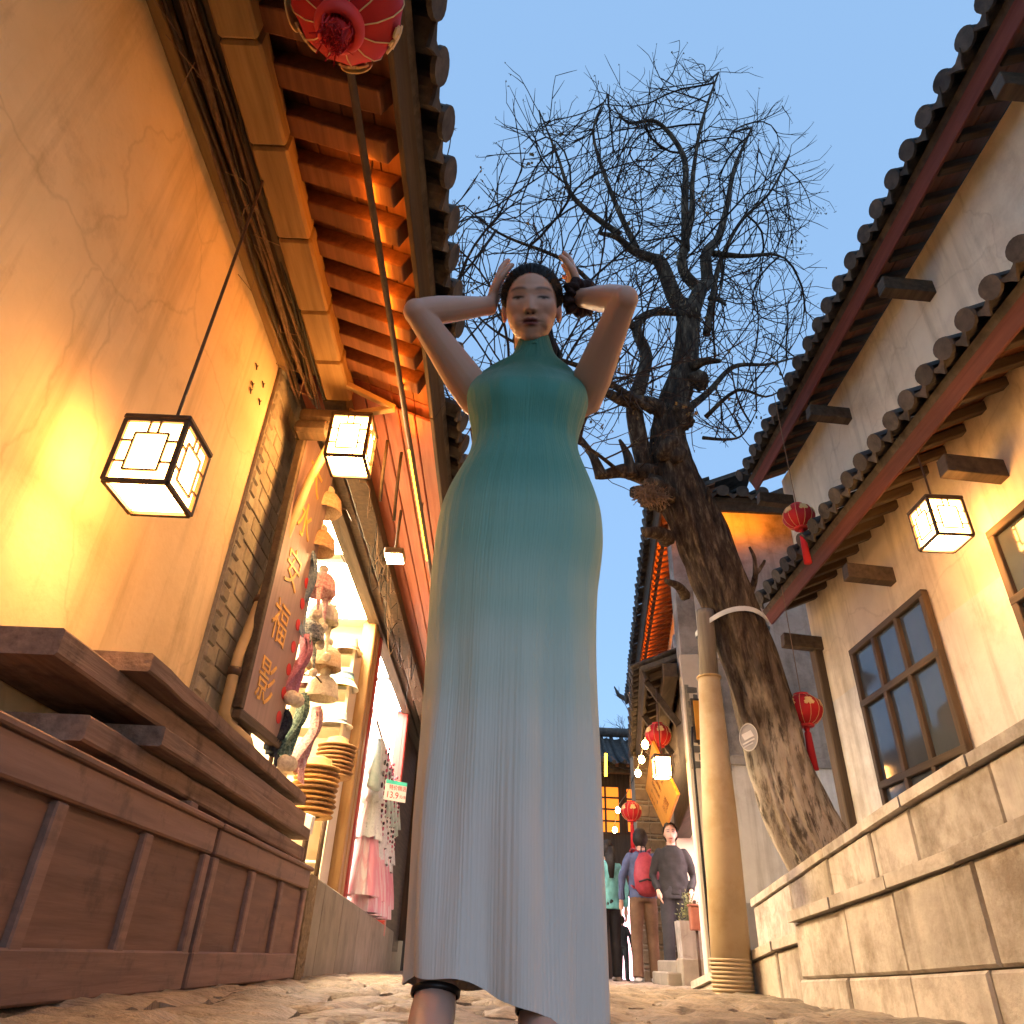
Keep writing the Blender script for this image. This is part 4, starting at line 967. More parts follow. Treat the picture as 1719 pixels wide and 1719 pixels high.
b = MB(); b.tube([atY(1017, 1265, 15.2), atY(1017, 1303, 15.2)], .03, 6); tag(b.build('light_strip', m_ledy, None), 'short vertical yellow light strip at the far end of the street', 'light strip')
MB().box((3.2, 16.55, .55), (1.5, .04, 1.5)).build('shop_window', glow('far pink shop glow', (1.0, .55, .62), 2.6), hc)
MB().box((3.2, 16.5, 1.33), (1.7, .06, .08)).build('lintel', m_dark, hc)
for k in (-2, -1, 0, 1, 2): MB().box((3.2 + k * .36, 16.5, .55), (.05, .05, 1.5)).build('window_frame', m_darkz, hc)
MB().box((2.05, 16.55, 1.55), (.28, .04, .34)).build('window', glow('far white window', (.85, .95, 1.0), 2.2), hc)
# brick pier in the middle distance
bp_ = thing('brick_pier', 'brown brick pier with pale double joints behind the two men', 'pier', (2.3, 11.6, gz(11.6)))
MB().box((2.38, 11.75, 1.5), (.62, .3, 3.2)).build('core', m_mortar, bp_)
bm3 = MB().box((0, 0, 0), (.19, .03, .155), None, .008).mesh('brick', mat('brown pier brick', (.12, .085, .05), (.20, .145, .09), .9, 10, bump=.4, rnd=.2)); bm4 = MB().box((0, 0, 0), (.09, .03, .035), None, .005).mesh('brick', MATS['brown pier brick'])
for r_ in range(13):
    z = -.02 + r_ * .235
    for c_ in range(3): link(bm3, 'brick', bp_, Matrix.Translation((2.17 + c_ * .2, 11.592, z)))
    for c_ in range(6): link(bm4, 'brick', bp_, Matrix.Translation((2.12 + c_ * .1, 11.592, z + .118)))
hl = thing('house', 'dark timber house closing the left end of the street', 'house', (-.5, 17, gz(17)))
MB().box((-.8, 18.5, 1.8), (3.2, 2.4, 4.4)).build('wall', m_darkz, hl)
eave(hl, (-2.4, 17.0, 3.6), (1, 0, 0), (0, -1, 0), 3.4, .8, R(24), tsp=.25, raft=False)
MB().box((-.6, 17.27, .7), (1.6, .05, 1.7)).build('shop_window', glow('far warm shop glow', (1.0, .66, .36), 2.5), hl)

# steps, planter, box on a stand by the white house
stp = thing('stone_steps', 'low brown stone steps beside the planter', 'steps', (1.95, 8.6, gz(8.6)))
MB().box((2.06, 8.9, gz(8.9) + .05), (.62, .8, .14), None, .012).build('step', m_slab, stp); MB().box((2.22, 9.3, gz(9.3) + .13), (.62, 1.0, .2), None, .012).build('step', m_slab, stp)
pc = Vector((2.02, 8.55, gz(8.55) + .11)); pt = thing('planter', 'grey square planter standing on a stone block by the steps', 'planter', pc - Vector((0, 0, .10)))
MB().box(pc + Vector((0, 0, .0)), (.26, .26, .26), None, .01).build('base_block', m_slab, pt)
rgs = [[pc + Vector((sx * w, sy * w, z)) for sx, sy in ((-1, -1), (1, -1), (1, 1), (-1, 1))] for w, z in ((.11, .13), (.125, .46), (.105, .46), (.10, .40))]
b = MB(); b.rings(rgs, True); b.build('pot', m_grey, pt)
plant = thing('potted_plant', 'small bushy plant with pale flowers growing in the grey planter', 'plant', pc + Vector((0, 0, .42)))
lf = MB(); m_leaf = mat('plant leaf', (.05, .075, .02), (.16, .16, .05), .7, 20, bump=0)
for k in range(160):
    a, q = random.uniform(0, 6.28), random.uniform(0, .12); p = pc + Vector((math.cos(a) * q, math.sin(a) * q, .44 + random.uniform(0, .32) * (1 - q * 4))); d1 = Vector((random.uniform(-1, 1), random.uniform(-1, 1), random.uniform(-.3, 1))).normalized() * .035; d2 = d1.orthogonal().normalized() * .011
    lf.add([p, p + d1 * .5 + d2, p + d1, p + d1 * .5 - d2], [(0, 1, 2, 3)])
tag(lf.build('leaves', m_leaf, plant), kind='stuff')
for k in range(7):
    b = MB(); b.tube([pc + Vector((0, 0, .40)), pc + Vector((random.uniform(-.06, .06), random.uniform(-.06, .06), .55)), pc + Vector((random.uniform(-.1, .1), random.uniform(-.1, .1), .72))], .004, 4); b.build('stem', m_leaf, plant)
bx = atY(1168, 1542, 8.2); st_ = thing('box_stand', 'reddish brown wooden box on a slim dark post beside the planter', 'box', (bx.x, bx.y, gz(8.2)))
MB().box(bx + Vector((0, 0, .0)), (.115, .115, .21), None, .01).build('box', mat('red brown box', (.22, .075, .045), (.30, .11, .065), .6, 8), st_)
MB().box(bx + Vector((0, 0, .115)), (.13, .13, .02), None, .004).build('lid', MATS['red brown box'], st_); MB().box(bx + Vector((0, 0, .14)), (.03, .03, .04), None, .004).build('finial', m_iron, st_)
b = MB(); b.tube([(bx.x, bx.y, bx.z - .10), (bx.x, bx.y, gz(8.2) + .02)], .014, 8); b.lathe((bx.x, bx.y, gz(8.2)), [(.06, 0), (.06, .02), (.015, .03)], 12); b.build('post', m_iron, st_, True)
# ------------------------------------------------------------------ the leaning bare tree
tree = thing('tree', 'big bare leaning tree with rough dark bark propped by a tan post', 'tree', (2.3, 5.3, .6))
m_bark = bpy.data.materials.new('rough bark'); m_bark.use_nodes = True
n, l = m_bark.node_tree.nodes, m_bark.node_tree.links; bs = n['Principled BSDF']; bs.inputs['Roughness'].default_value = .9; bs.inputs['Specular IOR Level'].default_value = .2
tc = n.new('ShaderNodeTexCoord'); mp = n.new('ShaderNodeMapping'); mp.inputs['Rotation'].default_value = (0, R(22), 0); mp.inputs['Scale'].default_value = (17, 17, 3.6); l.new(tc.outputs['Object'], mp.inputs[0])
n1 = n.new('ShaderNodeTexNoise'); n1.inputs['Scale'].default_value = 1.2; n1.inputs['Detail'].default_value = 9; n1.inputs['Roughness'].default_value = .7; l.new(mp.outputs[0], n1.inputs['Vector'])
rp = n.new('ShaderNodeValToRGB'); e = rp.color_ramp.elements; e[0].position = .36; e[0].color = (.016, .011, .008, 1); e[1].position = .70; e[1].color = (.20, .155, .105, 1); q = e.new(.52); q.color = (.060, .042, .028, 1)
l.new(n1.outputs[0], rp.inputs[0])
sp = n.new('ShaderNodeSeparateXYZ'); l.new(tc.outputs['Object'], sp.inputs[0])
n2 = n.new('ShaderNodeTexNoise'); n2.inputs['Scale'].default_value = 2.2; n2.inputs['Detail'].default_value = 8; l.new(tc.outputs['Object'], n2.inputs['Vector'])
ad = n.new('ShaderNodeMath'); ad.operation = 'MULTIPLY_ADD'; ad.inputs[1].default_value = -1.5; l.new(n2.outputs[0], ad.inputs[0]); l.new(sp.outputs[2], ad.inputs[2])
m2 = n.new('ShaderNodeMapRange'); m2.inputs[1].default_value = -.15; m2.inputs[2].default_value = .40; m2.inputs[3].default_value = .9; m2.inputs[4].default_value = 0; l.new(ad.outputs[0], m2.inputs[0])
mx = n.new('ShaderNodeMix'); mx.data_type = 'RGBA'; mx.inputs[7].default_value = (.60, .53, .43, 1); r7 = n.new('ShaderNodeMapRange'); r7.inputs[1].default_value = .40; r7.inputs[2].default_value = .52; r7.inputs[3].default_value = .12; l.new(n1.outputs[0], r7.inputs[0]); m7 = n.new('ShaderNodeMath'); m7.operation = 'MULTIPLY'; l.new(m2.outputs[0], m7.inputs[0]); l.new(r7.outputs[0], m7.inputs[1]); l.new(m7.outputs[0], mx.inputs[0]); l.new(rp.outputs[0], mx.inputs[6])
# greyer, paler weathered bark on the lower trunk
m3 = n.new('ShaderNodeMapRange'); m3.inputs[1].default_value = 2.4; m3.inputs[2].default_value = .3; m3.inputs[3].default_value = 0; m3.inputs[4].default_value = .5; l.new(sp.outputs[2], m3.inputs[0])
n4 = n.new('ShaderNodeTexNoise'); n4.inputs['Scale'].default_value = .8; n4.inputs['Detail'].default_value = 6; l.new(mp.outputs[0], n4.inputs['Vector']); m4 = n.new('ShaderNodeMath'); m4.operation = 'MULTIPLY'; r4 = n.new('ShaderNodeMapRange'); r4.inputs[1].default_value = .45; r4.inputs[2].default_value = .6; l.new(n4.outputs[0], r4.inputs[0]); l.new(r4.outputs[0], m4.inputs[0]); l.new(m3.outputs[0], m4.inputs[1])
mx2 = n.new('ShaderNodeMix'); mx2.data_type = 'RGBA'; mx2.inputs[7].default_value = (.36, .29, .21, 1); l.new(m4.outputs[0], mx2.inputs[0]); l.new(mx.outputs[2], mx2.inputs[6])
l.new(mx2.outputs[2], bs.inputs['Base Color'])
bp = n.new('ShaderNodeBump'); bp.inputs['Strength'].default_value = .9; bp.inputs['Distance'].default_value = .03; l.new(n1.outputs[0], bp.inputs['Height']); l.new(bp.outputs[0], bs.inputs['Normal'])
m_twig = mat('dark twig bark', (.018, .012, .009), (.045, .030, .022), .9, 20, bump=.1)

def bark_tube(pts, rad, nseg, amp, name, n=40):
    """smooth path with furrowed bark in the geometry"""
    pts = [Vector(p) for p in pts]; P, Rr = [], []
    for i in range(nseg + 1):
        t = i / nseg * (len(pts) - 1); k = min(int(t), len(pts) - 2); f = t - k
        p0, p1, p2, p3 = pts[max(k - 1, 0)], pts[k], pts[k + 1], pts[min(k + 2, len(pts) - 1)]
        P.append(.5 * ((2 * p1) + (p2 - p0) * f + (2 * p0 - 5 * p1 + 4 * p2 - p3) * f * f + (3 * p1 - p0 - 3 * p2 + p3) * f ** 3)); Rr.append(rad[k] * (1 - f) + rad[k + 1] * f)
    b = MB(); b.tube(P, Rr, n, True); L = 0; v = []
    for i, p in enumerate(P):
        if i: L += (P[i] - P[i - 1]).length
        for k in range(n):
            q = Vector(b.v[i * n + k]); d = q - p; a = 2 * math.pi * k / n; ca, sa = math.cos(a), math.sin(a)
            h = -.12 + abs(noise.noise(Vector((ca * 4.2, sa * 4.2, L * 1.1)))) + .5 * abs(noise.noise(Vector((ca * 9, sa * 9, L * 2.6 + 7)))) - .25
            h2 = noise.noise(Vector((ca * 1.3, sa * 1.3, L * .9 + 3)))
            v.append(tuple(p + d * (1 + amp * (h * .9 + h2 * .55))))
    b.v = v
    return b.build(name, m_bark, tree, True)
def px_path(lst): return [atY(x, y, Y) for x, y, Y in lst]
def wr(w, p):    # pixel width to radius at a point
    d = (p - CAM); D = d.y * math.cos(PITCH) + d.z * math.sin(PITCH); return w / F * D / 2
TR = [(1590, 1700, 5.45), (1482, 1600, 5.38), (1348, 1380, 5.30), (1292, 1210, 5.26), (1232, 1040, 5.22), (1178, 905, 5.18), (1140, 815, 5.14), (1122, 745, 5.10), (1126, 690, 5.08), (1146, 622, 5.06), (1154, 560, 5.05), (1158, 522, 5.05)]
TW = [128, 122, 108, 100, 90, 84, 78, 62, 50, 42, 38, 34]
tp = px_path(TR); bark_tube(tp, [wr(w, p) for w, p in zip(TW, tp)], 230, .34, 'trunk', 80)
LIMBS = [  # pixel path with distance, start and end width
 ([(1158, 530, 5.05), (1127, 495, 5.02), (1113, 440, 4.95), (1099, 428, 4.9), (1068, 416, 4.8), (1036, 392, 4.7), (1008, 392, 4.6)], 34, 14),
 ([(1158, 530, 5.05), (1174, 492, 5.1), (1187, 468, 5.15), (1190, 432, 5.2), (1199, 405, 5.3), (1222, 357, 5.4), (1234, 280, 5.5), (1262, 215, 5.6)], 32, 8),
 ([(1178, 490, 5.1), (1151, 452, 5.0), (1149, 416, 5.0), (1167, 353, 5.0), (1168, 294, 5.0), (1180, 199, 5.0), (1206, 122, 5.0)], 22, 6),
 ([(1151, 420, 5.0), (1141, 337, 4.9), (1143, 270, 4.85), (1110, 210, 4.8), (1060, 205, 4.7), (1030, 178, 4.65)], 16, 5),
 ([(1085, 790, 5.12), (1060, 697, 5.0), (1068, 654, 4.95), (1078, 594, 4.95), (1074, 550, 4.95), (1100, 522, 5.0), (1150, 527, 5.05)], 34, 24),
 ([(1132, 718, 5.08), (1095, 685, 4.95), (1056, 669, 4.85), (1010, 664, 4.75), (950, 640, 4.6), (860, 640, 4.4)], 36, 8),
 ([(1150, 625, 5.06), (1185, 614, 4.95), (1210, 606, 4.9)], 26, 16),
 ([(1100, 800, 5.12), (1060, 790, 5.0), (1005, 800, 4.9)], 46, 26),
 ([(1010, 800, 4.9), (992, 770, 4.88), (975, 735, 4.85)], 24, 16),
 ([(1150, 690, 5.08), (1190, 650, 5.2), (1230, 620, 5.3), (1290, 612, 5.4), (1335, 600, 5.5)], 16, 5),
 ([(1195, 425, 5.2), (1240, 435, 5.3), (1290, 430, 5.4), (1318, 434, 5.5)], 12, 6),
 ([(1186, 560, 5.1), (1205, 500, 5.2), (1215, 440, 5.3), (1240, 380, 5.4), (1290, 330, 5.5), (1325, 260, 5.6)], 14, 5),
 ([(1185, 700, 5.1), (1230, 660, 5.0), (1280, 655, 4.9), (1320, 650, 4.9)], 9, 4),
 ([(1180, 735, 5.1), (1215, 745, 5.0), (1245, 735, 4.9), (1270, 690, 4.9)], 7, 4),
 ([(1040, 394, 4.7), (960, 330, 4.55), (935, 260, 4.5), (905, 185, 4.4)], 12, 4),
 ([(1068, 416, 4.8), (1030, 330, 4.75), (1000, 230, 4.7), (1020, 160, 4.7)], 12, 4),
 ([(1074, 560, 4.95), (1010, 500, 4.7), (950, 440, 4.5), (850, 400, 4.3), (780, 345, 4.15)], 14, 4),
 ([(1095, 690, 4.95), (1000, 620, 4.6), (940, 590, 4.4), (830, 560, 4.2), (740, 470, 4.0)], 14, 4),
 ([(1050, 800, 5.0), (985, 740, 4.6), (900, 720, 4.3), (780, 720, 4.1)], 8, 4),
]
seeds = []   # nodes for the growth: position, parent, start radius
for lst, w0, w1 in LIMBS:
    pp = px_path(lst); m = len(pp); rad = [wr(w0 + (w1 * .42 - w0) * (i / (m - 1)) ** .8, p) for i, p in enumerate(pp)]
    seg = max(12, int(sum((pp[i + 1] - pp[i]).length for i in range(m - 1)) / .07))
    # little crooks so that no limb is a clean arc
    for i in range(1, m - 1): pp[i] += Vector((random.uniform(-1, 1), random.uniform(-1, 1), random.uniform(-1, 1))) * .05
    bark_tube(pp, rad, seg, .22 if w0 > 20 else .12, 'limb', 18 if w0 > 20 else 9)
    k = max(6, int(seg * .07 / .14))
    seeds.append([pp[min(int(i / k * (m - 1)), m - 2)].lerp(pp[min(int(i / k * (m - 1)), m - 2) + 1], i / k * (m - 1) - min(int(i / k * (m - 1)), m - 2)) for i in range(int(k * .25), k + 1)])
# broken stubs, burrs and the fibrous nest
for (a, b_, w0, w1) in (((1120, 905, 5.15), (1083, 893, 4.95), 34, 16), ((1100, 838, 5.1), (1062, 826, 4.98), 42, 20), ((1186, 870, 5.1), (1188, 818, 5.0), 14, 5), ((1150, 1000, 5.15), (1118, 975, 4.9), 22, 8), ((1252, 1010, 5.2), (1268, 965, 5.05), 15, 9), ((1268, 965, 5.05), (1258, 918, 5.0), 10, 4), ((1268, 965, 5.05), (1284, 940, 5.0), 8, 4), ((1060, 800, 5.0), (1040, 738, 4.95), 26, 5), ((1135, 500, 5.0), (1122, 455, 4.95), 10, 4), ((1150, 420, 5), (1128, 395, 4.95), 7, 3), ((1190, 500, 5.1), (1218, 512, 5.0), 10, 5)):
    p, q = atY(*a), atY(*b_); bark_tube([p, p.lerp(q, .5) + Vector((.02, 0, .02)), q], [wr(w0, p), wr((w0 + w1) / 2, p), wr(w1, q)], 12, .4, 'stub', 14)
for (a, r_) in (((1154, 530, 5.03), .12), ((1140, 700, 5.0), .13), ((1100, 830, 5.02), .15), ((1172, 640, 5.0), .09), ((1128, 760, 5.0), .12)):
    b = MB(); p = atY(*a); b.ball(p, r_, 22, 16); b.v = [tuple(Vector(v) + (Vector(v) - p) * (.55 * noise.noise(Vector(v) * 9) + .25 * noise.noise(Vector(v) * 24))) for v in b.v]; b.build('burr', m_bark, tree, True)
nst = MB(); p0 = atY(1092, 832, 4.82)
for k in range(220):
    d = Vector((random.gauss(0, 1), random.gauss(0, .5), random.gauss(0, 1))).normalized(); p = p0 + Vector((d.x * .13, d.y * .07, d.z * .09)) * random.uniform(.3, 1); e_ = Vector((random.gauss(0, 1), random.gauss(0, .6), random.gauss(0, 1))).normalized() * .07
    nst.tube([p - e_, p + Vector((random.uniform(-.02, .02), 0, .02)), p + e_], .0028, 3)
tag(nst.build('nest', mat('dry fibres', (.14, .085, .05), (.26, .17, .11), .95, 20, bump=0)), 'clump of dry brown fibres caught in the fork of the tree', 'nest')

# fine branching grown towards points spread through the crown
OUT = [(705, 330), (745, 340), (800, 350), (822, 310), (880, 300), (885, 240), (895, 172), (930, 200), (965, 210), (1010, 135), (1055, 150), (1110, 130), (1150, 118), (1205, 108), (1228, 112), (1240, 180), (1280, 185), (1310, 215), (1335, 250), (1330, 330), (1348, 340), (1352, 420), (1330, 470), (1355, 545), (1342, 600), (1300, 640), (1262, 720), (1245, 750), (1200, 770), (1160, 700), (1100, 690), (1040, 720), (960, 790), (900, 770), (800, 790), (752, 790), (740, 700), (715, 600), (700, 450)]
def inside(x, y):
    c = False; j = len(OUT) - 1
    for i in range(len(OUT)):
        xi, yi = OUT[i]; xj, yj = OUT[j]
        if (yi > y) != (yj > y) and x < (xj - xi) * (y - yi) / (yj - yi) + xi: c = not c
        j = i
    return c
rt = random.Random(11); att = []
def blocked(p): return p[0] < -.30 and p[2] < 3.45 + .42 * (-.46 - p[0])    # below or inside the left roof
while len(att) < 2000:
    x, y = rt.uniform(695, 1358), rt.uniform(104, 795)
    if not inside(x, y) or (x < 860 and rt.random() < .5): continue
    yc = 3.95 + (x - 720) / 430 * 1.15 if x < 1150 else 5.1 + (x - 1150) / 200 * .3
    sp_ = .75 if y > 250 else .5
    q_ = atY(x, y, yc + rt.gauss(0, .42) * sp_ * 1.6)
    if not blocked(q_): att.append(q_)
att = np.array(att)
nodes, par, base = [], [], []
for sd_ in seeds:
    for i, p in enumerate(sd_):
        nodes.append(tuple(p)); par.append(-1 if i == 0 else len(nodes) - 2); base.append(True)
nodes = np.array(nodes); NB = len(nodes)
STEP, DI, DK = .14, 2.6, .29
near = np.full(len(att), -1); nd = np.full(len(att), 1e9)
def upd(lo):
    global near, nd
    for s0 in range(lo, len(nodes), 400):
        d = np.linalg.norm(att[:, None, :] - nodes[None, s0:s0 + 400, :], axis=2); k = d.argmin(1); dm = d[np.arange(len(att)), k]; u = dm < nd; nd[u] = dm[u]; near[u] = k[u] + s0
upd(0)
for it in range(70):
    act = (nd < DI)
    if not act.any(): break
    new, npar = [], []
    idx = near[act]; vec = att[act] - nodes[idx]; vec /= np.linalg.norm(vec, axis=1)[:, None] + 1e-9
    for k in np.unique(idx):
        d = vec[idx == k].mean(0)
        pk = par[k]
        if pk >= 0 and k >= NB: pv = nodes[k] - nodes[pk]; d = d + 2.2 * pv / (np.linalg.norm(pv) + 1e-9)
        d += np.array((rt.gauss(0, .13), rt.gauss(0, .13), rt.gauss(0, .13) + .10)); d /= np.linalg.norm(d) + 1e-9
        q_ = nodes[k] + d * STEP
        if not blocked(q_): new.append(q_); npar.append(int(k))
    if not new: break
    lo = len(nodes); nodes = np.vstack([nodes, new]); par += npar
    upd(lo)
    keep = nd > DK
    att, near, nd = att[keep], near[keep], nd[keep]
    if len(att) < 5 or len(nodes) > 15000: break
# side twigs off the grown branches
extra, ep_ = [], []
for i in range(NB, len(nodes)):
    if rt.random() < .85 and par[i] >= 0:
        v = nodes[i] - nodes[par[i]]; v /= np.linalg.norm(v) + 1e-9; q = i
        o_ = np.array((rt.gauss(0, 1), rt.gauss(0, 1), rt.gauss(0, 1))); o_ -= v * o_.dot(v); o_ /= np.linalg.norm(o_) + 1e-9; d = v * .8 + o_ * .75; pos = nodes[i].copy()
        def sprig(d, pos, q, n_, lv):
            for s in range(n_):
                d = d / np.linalg.norm(d); pos = pos + d * rt.uniform(.08, .13)
                if blocked(pos): return
                extra.append(pos.copy()); ep_.append(q); q = len(nodes) + len(extra) - 1
                d = d + np.array((rt.gauss(0, .09), rt.gauss(0, .09), rt.gauss(0, .09) + .07))
                if lv and rt.random() < .45:
                    o2 = np.array((rt.gauss(0, 1), rt.gauss(0, 1), rt.gauss(0, 1))); o2 /= np.linalg.norm(o2); sprig(d * .8 + o2 * .6, pos.copy(), q, rt.choice((1, 2, 2)), 0)
        sprig(d, pos, q, rt.choice((3, 4, 4, 5)), 1)
if extra: nodes = np.vstack([nodes, extra]); par += ep_
N = len(nodes); kids = [[] for _ in range(N)]
for i in range(N):
    if par[i] >= 0: kids[par[i]].append(i)
load = np.zeros(N); order = sorted(range(N), key=lambda i: i, reverse=True)
for i in order:
    load[i] = max(load[i], 1.0) if not kids[i] else sum(load[k] for k in kids[i])
rad = .0034 * load ** .36
rad = np.minimum(rad, .034)
tips = [i for i in range(NB, N) if not kids[i]]
tw = MB(); big = MB()
def chain(i, j):
    ch = [i, j]
    while kids[ch[-1]]:
        ch.append(max(kids[ch[-1]], key=lambda k: load[k]))
    return ch
for i in range(N):
    if not kids[i]: continue
    main = max(kids[i], key=lambda k: load[k]) if i >= NB else None
    for j in kids[i]:
        if j < NB or j == main: continue
        ch = chain(i, j)
        r0 = [min(rad[k], rad[j] * 1.02) for k in ch]; r0[-1] *= .5
        (big if r0[0] > .012 else tw).tube([Vector(nodes[k]) for k in ch], r0, 6 if r0[0] > .012 else 4, False)
tag(big.build('branches', m_twig, tree, True), kind='stuff'); tag(tw.build('twigs', m_twig, tree), kind='stuff')
bud = MB()
for i in rt.sample(tips, min(len(tips), 1500)):
    p = Vector(nodes[i])
    for k in range(rt.choice((1, 2, 3))):
        d1 = Vector((rt.gauss(0, 1), rt.gauss(0, 1), rt.gauss(0, 1))).normalized() * rt.uniform(.018, .034); d2 = d1.orthogonal().normalized() * .008
        bud.add([p, p + d1 * .5 + d2, p + d1, p + d1 * .5 - d2], [(0, 1, 2, 3)])
for i in rt.sample(tips, 60):
    for k in range(12):
        p = Vector(nodes[i]) + Vector((rt.gauss(0, .05), rt.gauss(0, .05), rt.gauss(0, .05))); d1 = Vector((rt.gauss(0, 1), rt.gauss(0, 1), rt.gauss(0, 1))).normalized() * .045; d2 = d1.orthogonal().normalized() * .016; bud.add([p, p + d1 * .5 + d2, p + d1, p + d1 * .5 - d2], [(0, 1, 2, 3)])
tag(bud.build('leaves', mat('dry leaf', (.10, .075, .04), (.22, .17, .09), .8, 10, bump=0), tree), kind='stuff')

# prop post, white strap, tree plate
pst = thing('support_post', 'tan plastic sleeved post with grey top propping the leaning tree', 'post', (1.52, 5.1, 0))
pb, pj, pt_ = atY(1231, 1662, 5.15), atY(1190, 1137, 5.15), atY(1184, 1035, 5.12)
b = MB(); b.tube([pb - Vector((0, 0, .08)), pb.lerp(pj, .5), pj], [wr(72, pb) * .95, wr(57, pb.lerp(pj, .5)), wr(35, pj)], 22)
b.v = b.v; pst_m = mat('tan plastic sleeve', (.40, .30, .175), (.47, .36, .22), .65, 3, bump=.05, c3=(.33, .22, .10), s3=2); b.build('sleeve', pst_m, pst, True)
for k in range(9):
    z = .03 + k * .022; b = MB(); q = wr(72, pb) * .95; b.lathe(pb + Vector((0, 0, z - .06)), [(q + .001, 0), (q + .006, .005), (q + .006, .010), (q + .001, .015)], 22); b.build('sleeve_ring', pst_m, pst, True)
b = MB(); q = wr(35, pj); b.lathe(pj - Vector((0, 0, .01)), [(q * .9, 0), (q * 1.16, .002), (q * 1.16, .012), (q * .8, .014)], 20); b.build('collar', m_bamboo, pst, True)
b = MB(); b.tube([pj - Vector((0, 0, .05)), pt_, pt_ + (pt_ - pj) * .1], [wr(31, pj), wr(28, pt_), wr(28, pt_)], 16); b.build('pole', mat('grey weathered pole', (.13, .115, .10), (.20, .18, .16), .85, 1, (30, 30, 2), .4), pst, True)
# strap: a closed band lying round trunk and post
cT = atY(1234, 1044, 5.22); rT = wr(96, cT); ax1 = (tp[4] - tp[3]).normalized(); pts = []
for k in range(48):
    a = 2 * math.pi * k / 48; e1 = Vector((1, 0, 0)); e2 = Vector((0, 1, 0)); x = math.cos(a) * rT * 1.10; y = math.sin(a) * rT * 1.16
    if x < 0: x *= 1.28
    pts.append(cT + e1 * x + e2 * y + Vector((0, 0, -1.1 * x * x)))
b = MB(); w_ = Vector((0, 0, .019))
b.grid([[p - w_, p + w_] for p in pts + [pts[0]]]); pin = [cT + (p - cT) * .975 for p in pts]; b.grid([[p + w_, p - w_] for p in pin + [pin[0]]])
tag(b.build('strap', mat('pale blue grey strap', (.50, .53, .54), (.60, .63, .63), .6, 8, bump=.1), None, True), 'pale strap tying the prop post to the leaning trunk', 'strap')
cP = atY(1257, 1238, 4.94); pl_ = thing('tree_plate', 'small oval metal plate with pale stripes fixed on the trunk', 'plate', cP)
e2 = (Vector((.10, -.05, 1))).normalized(); e1 = Vector((.86, -.5, 0)).normalized(); e1 = (e1 - e2 * e1.dot(e2)).normalized(); e3 = e1.cross(e2)
if e3.y > 0: e3 = -e3
def oval(s, zz): return [cP + e1 * (.062 * s * math.cos(k * .2618)) + e2 * (.094 * s * math.sin(k * .2618)) + e3 * zz for k in range(24)]
b = MB(); b.prism(oval(1, 0), e3 * .006); b.build('plate', mat('grey plate', (.26, .26, .28), (.33, .33, .35), .4, 10, bump=0), pl_)
b = MB(); b.rings([oval(1.0, .006), oval(1.0, .011), oval(.93, .011), oval(.93, .006)]); b.build('rim', m_frame, pl_)
mpl = mat('plate print', (.5, .49, .52), (.58, .57, .6), .5, 10, bump=0)
tx = (e1 + e2 * .55).normalized(); ty = e3.cross(tx)
for (u_, v_, w, h) in ((-.005, .012, .07, .045), (.0, -.030, .09, .010), (.0, -.052, .07, .008)):
    MB().box(cP + e3 * .008 + e1 * u_ + e2 * v_, (w, h, .003), (tx, ty, e3), .001).build('stripe', mpl, pl_)

# little bare tree far behind the roofs
far = thing('tree', 'small distant bare tree showing above the curved roof', 'tree', (3.4, 20, gz(20)))
b = MB(); b.tube([(3.4, 20, -.3), (3.38, 20, 3.6), (3.3, 20, 5.2)], [.11, .08, .05], 8); b.build('trunk', m_twig, far, True)
ft = MB()
def grow(p, d, L, r_, k):
    q = p + d * L; ft.tube([p, p.lerp(q, .5) + Vector((rt.gauss(0, .05), rt.gauss(0, .05), 0)) * L, q], [r_, r_ * .8, r_ * .6], 4, False)
    if k:
        for _ in range(3): grow(p.lerp(q, rt.uniform(.5, 1)), (d + Vector((rt.gauss(0, .5), rt.gauss(0, .5), rt.gauss(.2, .3)))).normalized(), L * .72, r_ * .6, k - 1)
for k in range(5): grow(Vector((3.34 - .02 * k, 20, 3.8 + .3 * k)), Vector((rt.uniform(-.8, .8), rt.uniform(-.5, .5), 1)).normalized(), .75, .03, 4)
tag(ft.build('twigs', m_twig, far), kind='stuff')
